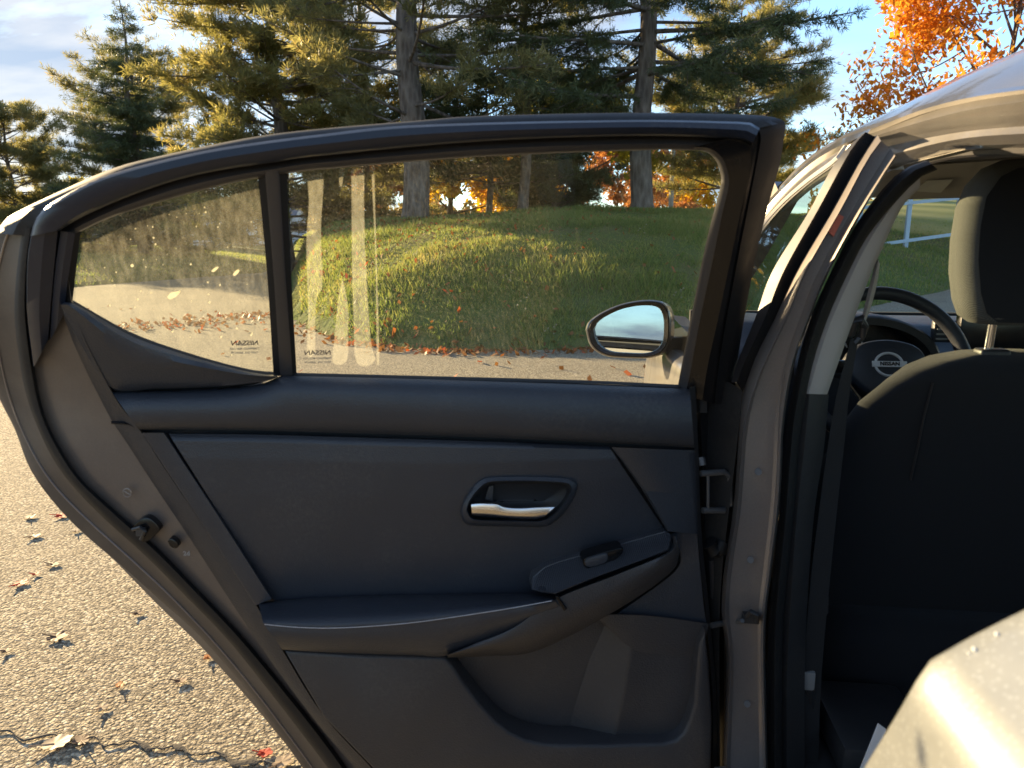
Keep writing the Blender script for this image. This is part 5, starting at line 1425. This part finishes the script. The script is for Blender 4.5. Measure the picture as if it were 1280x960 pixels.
# ---- outer skin below the belt, closing the door from behind
sk0 = [(-29, 400), (-18, 460), (0, 500), (20, 540), (37, 585), (65, 625), (100, 662), (150, 705), (200, 750), (250, 795), (300, 852), (340, 905), (375, 955), (412, 1012)]
skR = [(918, 470), (918, 540), (916, 640), (912, 800), (908, 900), (905, 1010)]
lft = drow(sk0, -.112, 60)
bel = [D(x, y, -.112) for x, y in ((-29, 400), (80, 402), (163, 432), (240, 460), (347, 484), (600, 492), (860, 500), (925, 503))]
vb0, vb1 = bel[0].z, 0.27
rows = []
for t in np.linspace(0, 1, 40):
    rr_ = []
    for p in lft:                                   # from the rear edge forward to the hinge line
        q = Vector(p); h = D(926, 700, -.112)
        e = p.lerp(Vector((h.x, h.y, p.z)), t)
        s_ = (e - DH).dot(DU)
        zb_ = float(np.interp(s_, [(b - DH).dot(DU) for b in bel[::-1]], [b.z for b in bel[::-1]]))
        k_ = (p.z - vb1) / (vb0 - vb1)
        e.z = vb1 + (zb_ - vb1) * max(0, k_) if p.z > vb1 else p.z
        rr_.append(e - DW * .012 * math.sin(math.pi * t))
    rows.append(rr_)
dm('outer_skin', rows, 'paint')
dm('beltline_cap', [drow([(80, 392), (163, 424), (240, 452), (347, 476), (600, 484), (860, 492)], -.062), drow([(80, 396), (163, 428), (240, 456), (347, 480), (600, 488), (860, 496)], -.112)], 'rubber')
dm('belt_backing', [drow([(84, 392), (163, 426), (240, 454), (347, 476), (600, 484), (884, 490)], -.047), drow([(130, 490), (180, 500), (260, 508), (350, 512), (600, 512), (884, 516)], -.047)], 'trim_dark')
dm('belt_seal', [drow([(91, 376), (163, 416), (232, 441), (300, 460), (345, 467), (460, 470), (722, 477), (852, 483)], -.058), drow([(91, 375), (163, 415), (232, 440), (300, 459), (345, 465), (460, 468), (722, 475), (852, 481)], -.044), drow([(91, 379), (163, 419), (232, 444), (300, 463), (345, 469), (460, 472), (722, 479), (852, 485)], -.034)], 'rubber', 45)

# ---- trim: quarter piece, belt roll
qt = [(76, 381), (92, 379), (163, 418), (232, 443), (300, 462), (332, 468), (346, 470)]
qb = [(76, 382), (100, 432), (137, 487), (200, 486.5), (276, 483.5), (330, 477), (347, 471)]
def qrow(t, w): return drow(lerp_px(qt, qb, t, 40), w, 40)
dm('quarter_trim', [qrow(0, -.045), qrow(.02, -.030), qrow(.10, -.016), qrow(.25, -.009), qrow(.45, -.011), qrow(.75, -.013), qrow(.95, -.013), qrow(1, -.030)], 'trim_soft', 50)
bt = [(138, 488), (200, 487.5), (276, 484.5), (325, 478), (346, 471), (358, 469), (460, 471), (600, 475), (722, 479), (862, 485)]
bb = [(173, 537), (240, 537), (320, 538), (420, 541), (520, 544), (610, 547), (700, 551), (780, 555), (840, 558), (868, 560)]
def btr(t, w): return drow(lerp_px(bt, bb, t, 60), w, 60)
dm('belt_trim', [btr(0, -.045), btr(.03, -.024), btr(.14, -.006), btr(.32, .006), btr(.55, .012), btr(.78, .012), btr(.93, .006), btr(1, -.004), btr(1.0, -.03)], 'trim_soft', 60)
# trim side edge (the dark return along the rear)
T0b = [(76, 384), (90, 424), (108, 464), (124, 496), (140, 526), (160, 556), (191, 604), (224, 653), (255, 700), (286, 748), (314, 790), (347, 838), (398, 906), (446, 962), (478, 998)]
dm('trim_return', [drow(T0b, -.040, NL), drow(T0b, -.026, NL), drow(lerp_px(T0b, T1, .6, NL), -.016, NL), drow(lerp_px(T0b, T1, 1.02, NL), -.012, NL), drow(lerp_px(T0b, T1, 1.12, NL), -.03, NL)], 'trim_hard', 40)
nk = [(139, 526), (160, 528), (176, 537)]
dm('return_joint', [drow(nk, -.016, 8), drow([(x, y + 2.5) for x, y in nk], -.0135, 8), drow([(x, y + 4) for x, y in nk], -.018, 8)], 'gloss_black')

# ---- trim: middle panel in three pieces with shut lines
mt = [(210, 541), (320, 542), (420, 545), (520, 548), (610, 551), (700, 555), (761, 558)]
mb = [(344, 752), (400, 760), (470, 765), (560, 762), (660, 752), (740, 716), (832, 664)]
def mrow_(t, w): return drow(lerp_px(mt, mb, t, 150), w, 150)
MP = lambda t: float(np.interp(t, [0, .005, .04, .15, .35, .6, .85, 1.05, 1.2], [-.03, -.012, -.005, -.003, -.007, -.016, -.024, -.03, -.03]))
mid_panel = dm('middle_panel', [mrow_(t, MP(t)) for t in [0, .005, .02] + list(np.linspace(.04, 1.2, 80))], 'trim_soft', 50)
0 and dm('middle_panel', [mrow_(0, -.030), mrow_(.005, -.012), mrow_(.04, -.005), mrow_(.15, -.003), mrow_(.35, -.007), mrow_(.6, -.016), mrow_(.85, -.024), mrow_(1.05, -.030), mrow_(1.2, -.030)], 'trim_soft', 50)
sa = [(177, 541), (250, 652), (319, 757)]; sb = [(207, 541), (275, 645), (341, 748)]
dm('rear_strip', [drow(sa, -.03), drow(sa, -.010), drow(lerp_px(sa, sb, .1), -.006), drow(lerp_px(sa, sb, .92), -.006), drow(sb, -.010), drow(sb, -.035)], 'trim_soft', 50)
sa = [(764, 559), (800, 608), (834, 664)]; sb = [(868, 563), (871, 612), (873, 668)]
dm('front_strip', [drow(sa, -.03), drow(sa, -.008), drow(lerp_px(sa, sb, .05), -.004), drow(lerp_px(sa, sb, .9), -.004), drow(sb, -.010), drow(sb, -.05)], 'trim_soft', 50)
# backing panel behind all trim
bk = [(150, 500), (230, 620), (330, 775), (420, 900), (500, 1005)]; bkr = [(866, 490), (870, 620), (880, 775), (888, 900), (888, 1005)]
dm('backing_panel', [drow(lerp_px(bk, bkr, t, 30), -.040, 30) for t in np.linspace(0, 1, 8)], 'trim_dark')
# trim front edge return, towards the hinges
fe = [(862, 484), (868, 560), (872, 665), (883, 776), (891, 880), (890, 1005)]
fe2 = [(869, 482), (873, 560), (877, 665), (888, 776), (896, 880), (895, 1005)]
dm('front_return', [drow(fe, -.012), drow(fe2, -.020), drow(fe2, -.05)], 'trim_dark')
he = [(874, 490), (877, 560), (881, 665), (889, 776), (896, 880), (896, 1005)]
he2 = [(905, 500), (905, 560), (905, 665), (905, 776), (905, 880), (903, 1005)]
hinge_face = dm('hinge_face', [drow(he, -.03), drow(he, -.055), drow(lerp_px(he, he2, .5), -.075), drow(he2, -.112)], 'rubber')

# ---- armrest
ab = [(323, 753), (380, 748), (440, 745), (540, 743), (620, 742), (668, 742), (694, 744)]         # back, against the panel
as_ = [(329, 779), (370, 783), (417, 784), (475, 781), (534, 775), (628, 761), (692, 750)]          # stitched front edge
al = [(353, 812), (400, 815), (450, 817), (520, 819), (560, 819), (630, 795), (706, 764)]           # lower edge
arm_ = empty('armrest', D(500, 780, 0), door)
N_ = 56
top_rows = [drow(ab, -.036, N_), drow(ab, -.020, N_), drow(lerp_px(ab, as_, .12, N_), .000, N_), drow(lerp_px(ab, as_, .35, N_), .022, N_), drow(lerp_px(ab, as_, .62, N_), .042, N_), drow(lerp_px(ab, as_, .85, N_), .053, N_), drow(as_, .056, N_)]
loft('armrest_pad', top_rows + [drow([(x, y + 2) for x, y in as_], .0545, N_), drow(lerp_px(as_, al, .15, N_), .056, N_), drow(lerp_px(as_, al, .5, N_), .053, N_), drow(lerp_px(as_, al, .85, N_), .042, N_), drow(al, .034, N_), drow(al, .0, N_)], MATS['trim_soft'], arm_, sharp=60)
# stitches
sp = drow([(331, 780.5), (370, 784), (417, 785), (475, 782), (534, 776), (628, 762), (690, 751)], .057, 150)
V, F = merge([tube_vf([sp[i], sp[i].lerp(sp[i + 1], .62)], .0007, 5) for i in range(0, 149)])
stt = mesh('stitching', V, F, MATS['stitch'], arm_); stt['kind'] = 'stuff'
# end of the pad
# front grip body
gu_ = [(559, 819), (632, 795), (706, 763), (770, 732), (836, 692), (846, 676)]
gl2 = [(560, 822), (610, 820), (672, 813), (772, 762), (838, 716), (850, 690)]
loft('grip', [drow([(600, 800), (640, 780), (694, 745), (770, 717), (834, 690), (842, 670)], .02, N_), drow([(590, 806), (640, 786), (697, 748), (770, 719), (837, 690), (845, 671)], .049, N_), drow(gu_, .052, N_), drow(lerp_px(gu_, gl2, .3, N_), .050, N_), drow(lerp_px(gu_, gl2, .6, N_), .040, N_), drow(lerp_px(gu_, gl2, .9, N_), .022, N_), drow(gl2, .008, N_), drow(gl2, -.04, N_)], MATS['trim_hard'], arm_, sharp=60)
spl = [(666, 721, .000), (680, 709, -.006), (697, 702, -.010), (760, 684, -.012), (831, 664, -.010), (838, 668, .0), (840, 678, .018), (836, 689, .036), (800, 702, .040), (740, 724, .046), (694, 743, .052), (678, 741, .040), (665, 738, .016)]
m = NT('switch_weave')
wv = m.n('ShaderNodeTexWave', {'Vector': m.coord(rot=(0, rad(35), 0)), 'Scale': 110.0, 'Distortion': 0.2}, bands_direction='X').outputs['Fac']
m.done(m.pbsdf(Base_Color=m.mixc(wv, (0.022, 0.023, 0.027), (0.05, 0.052, 0.06)), Roughness=0.36, Normal=m.bump(wv, 0.5, 0.001)))
plate('switch_plate', spl, 0, .05, .002, 'switch_weave', arm_, sharp=40)
plate('switch_well', smooth_px([(729, 703), (734, 697), (768, 687), (779, 686), (776, 694), (762, 704), (738, 711), (731, 709)], 30), .0235, .03, .001, 'gloss_black', arm_)
plate('window_switch', smooth_px([(731, 703), (736, 698), (756, 692), (760, 694), (758, 703), (740, 709), (733, 708)], 30), .0265, .03, .002, 'trim_soft', arm_)
plate('pad_end_line', [(694, 745), (698, 746), (709, 761), (705, 764)], .0545, .02, .0005, 'gloss_black', arm_)

# ---- inside handle
hd = empty('inside_handle', D(650, 650, -.02), door)
hz = smooth_px([(583, 638), (586, 627), (597, 612), (609, 603), (630, 601), (670, 601), (704, 603), (714, 607), (713, 617), (704, 632), (690, 646), (676, 652), (650, 652), (600, 651), (588, 648)], 60)
P_ = hz; cx_, cy_ = np.mean(hz, 0)
def hrow(k, w): return [D(cx_ + (x - cx_) * k, cy_ + (y - cy_) * (1 + (k - 1) * 1.9), w) for x, y in hz]
loft('handle_bezel', [hrow(1.13, -.014), hrow(1.10, -.0015), hrow(1.04, .001), hrow(1.0, .003), hrow(.985, .001), hrow(.97, -.012)], MATS['trim_soft'], hd, close=True, sharp=60)
loft('handle_cup', [hrow(.985, -.003), hrow(.96, -.018), hrow(.90, -.030), hrow(.5, -.034), hrow(.02, -.034)], MATS['trim_dark'], hd, close=True, sharp=50)
# open the middle panel behind the handle cup
bm_ = bmesh.new(); bm_.from_mesh(mid_panel.data)
hole = np.array([(cx_ + (x - cx_) * .99, cy_ + (y - cy_) * .98) for x, y in hz])
def to_px(p):
    r = Vector(p) - CAM; d = r.dot(FWD)
    return (640 + FPX * r.dot(RGT) / d, 480 - FPX * r.dot(UPV) / d)
o_ = WLOC[mid_panel.name]
kill = []
for f in bm_.faces:
    ins_ = inside(np.array([to_px(v.co + o_) for v in f.verts]), hole)
    if ins_.any(): kill.append(f)
bmesh.ops.delete(bm_, geom=kill, context='FACES')
bm_.to_mesh(mid_panel.data); bm_.free()
lv_t = [(589, 629), (600, 628), (615, 628.5), (622, 629), (631, 633), (650, 634.5), (675, 633), (695, 632.5)]
lv_b = [(590, 645), (600, 645.5), (615, 646.5), (630, 648), (645, 649), (655, 649.5), (668, 649.5), (678, 647.5)]
def lv(t, w): return drow(lerp_px(lv_t, lv_b, t, 30), w, 30)
lever = loft('lever', [lv(0, -.018), lv(0, -.004), lv(.10, .002), lv(.45, .0045), lv(.8, .002), lv(.97, -.002), lv(1, -.006), lv(1, -.02)], MATS['chrome'], hd, sharp=50)
plate('lock_tab', [(606, 624), (611, 608), (617, 607), (616, 627)], -.022, .012, .001, 'trim_hard', hd)

# ---- lower panel with its pocket
lo = [(355, 815), (450, 819.5), (556, 822), (568, 836), (581, 856), (600, 881), (619, 902), (637, 916), (656, 925), (677, 930), (698, 932), (760, 932), (830, 930), (845, 926), (855, 917), (862, 902), (868, 880), (872, 826), (874, 806), (882, 788), (887, 830), (891, 900), (889, 1003), (497, 1003), (464, 960), (403, 897)]
plate('lower_panel', lo, .014, .05, .006, 'trim_hard', sharp=50)
loft('pocket_lining', [drow([(552, 818), (650, 812), (760, 768), (870, 770)], -.034), drow([(600, 850), (680, 850), (770, 840), (875, 840)], -.040), drow([(600, 945), (690, 950), (770, 950), (885, 950)], -.036)], MATS['trim_hard'], door)
# bottle bay on the right of the pocket
v0 = [(752, 774), (738, 820), (722, 870), (704, 936)]
v1 = [(786, 800), (780, 840), (772, 885), (760, 934)]
v2 = [(792, 812), (787, 845), (780, 885), (768, 934)]
v3 = [(874, 822), (872, 850), (868, 890), (860, 930)]
bay = loft('bottle_bay', [drow(v0, -.038), drow(lerp_px(v0, v1, .5), -.028), drow(v1, -.016), drow(lerp_px(v1, v2, .5), -.0125), drow(v2, -.014), drow(lerp_px(v2, v3, .5), -.012), drow(v3, -.010)], MATS['trim_hard'], door, sharp=85)
h0_ = [(744, 768), (800, 769), (840, 773), (886, 780)]; h1_ = [(752, 778), (792, 812), (830, 818), (876, 824)]
loft('bay_ledge', [drow(h0_, -.030, 30), drow(h0_, -.002, 30), drow(lerp_px(h0_, h1_, .6, 30), -.004, 30), drow(h1_, -.008, 30), drow(h1_, -.03, 30)], MATS['trim_hard'], door, sharp=45)
v4 = [(877, 563), (878, 612), (882, 668), (884, 720), (888, 790)]
loft('front_lower_trim', [drow([(836, 668), (850, 690), (842, 716), (776, 764), (760, 772)], -.016, 30), drow([(871, 660), (873, 690), (876, 720), (880, 760), (884, 784)], -.010, 30)], MATS['trim_soft'], door)

# ---- hinge, wiring boot, check strap
hg = empty('hinge', D(893, 640, -.05), door)
V, F = merge([tube_vf([D(876, 592, -.022), D(905, 590, -.03), D(912, 596, -.034), D(912, 632, -.034), D(905, 638, -.03), D(878, 638, -.022)], .0052, 8)])
mesh('hinge_arm', V, F, MATS['hinge_metal'], hg)
tube('hinge_pin', [D(885, 590, -.024), D(885, 640, -.024)], .0026, MATS['hinge_metal'], hg, 8)
mesh('hinge_bolt', *merge([tube_vf([D(876, 572, -.026), D(878, 582, -.02)], .006, 6)]), MATS['hinge_metal'], hg)
bo = []
for i, (x, y, r) in enumerate([(886, 678, .014), (890, 684, .011), (893, 688, .014), (897, 690, .010), (900, 686, .013), (905, 676, .010)]): bo.append((D(x, y, -.035), r))
tube('wiring_boot', [b[0] for b in bo], [b[1] for b in bo], MATS['rubber'], door, 10)
tube('cable', [D(889, 700, -.04), D(891, 740, -.04), D(893, 800, -.045)], .004, MATS['rubber_grey'], door, 6)
tube('cable', [D(897, 640, -.05), D(899, 700, -.05), D(897, 760, -.055)], .0022, MATS['hinge_metal'], door, 6)
V, F = merge([tube_vf([D(889, 782, -.012), D(905, 779, -.02), Bp(928, 776, -.004)], [.005, .005, .0035], 8)])
mesh('check_strap', V, F, MATS['hinge_metal'], door)
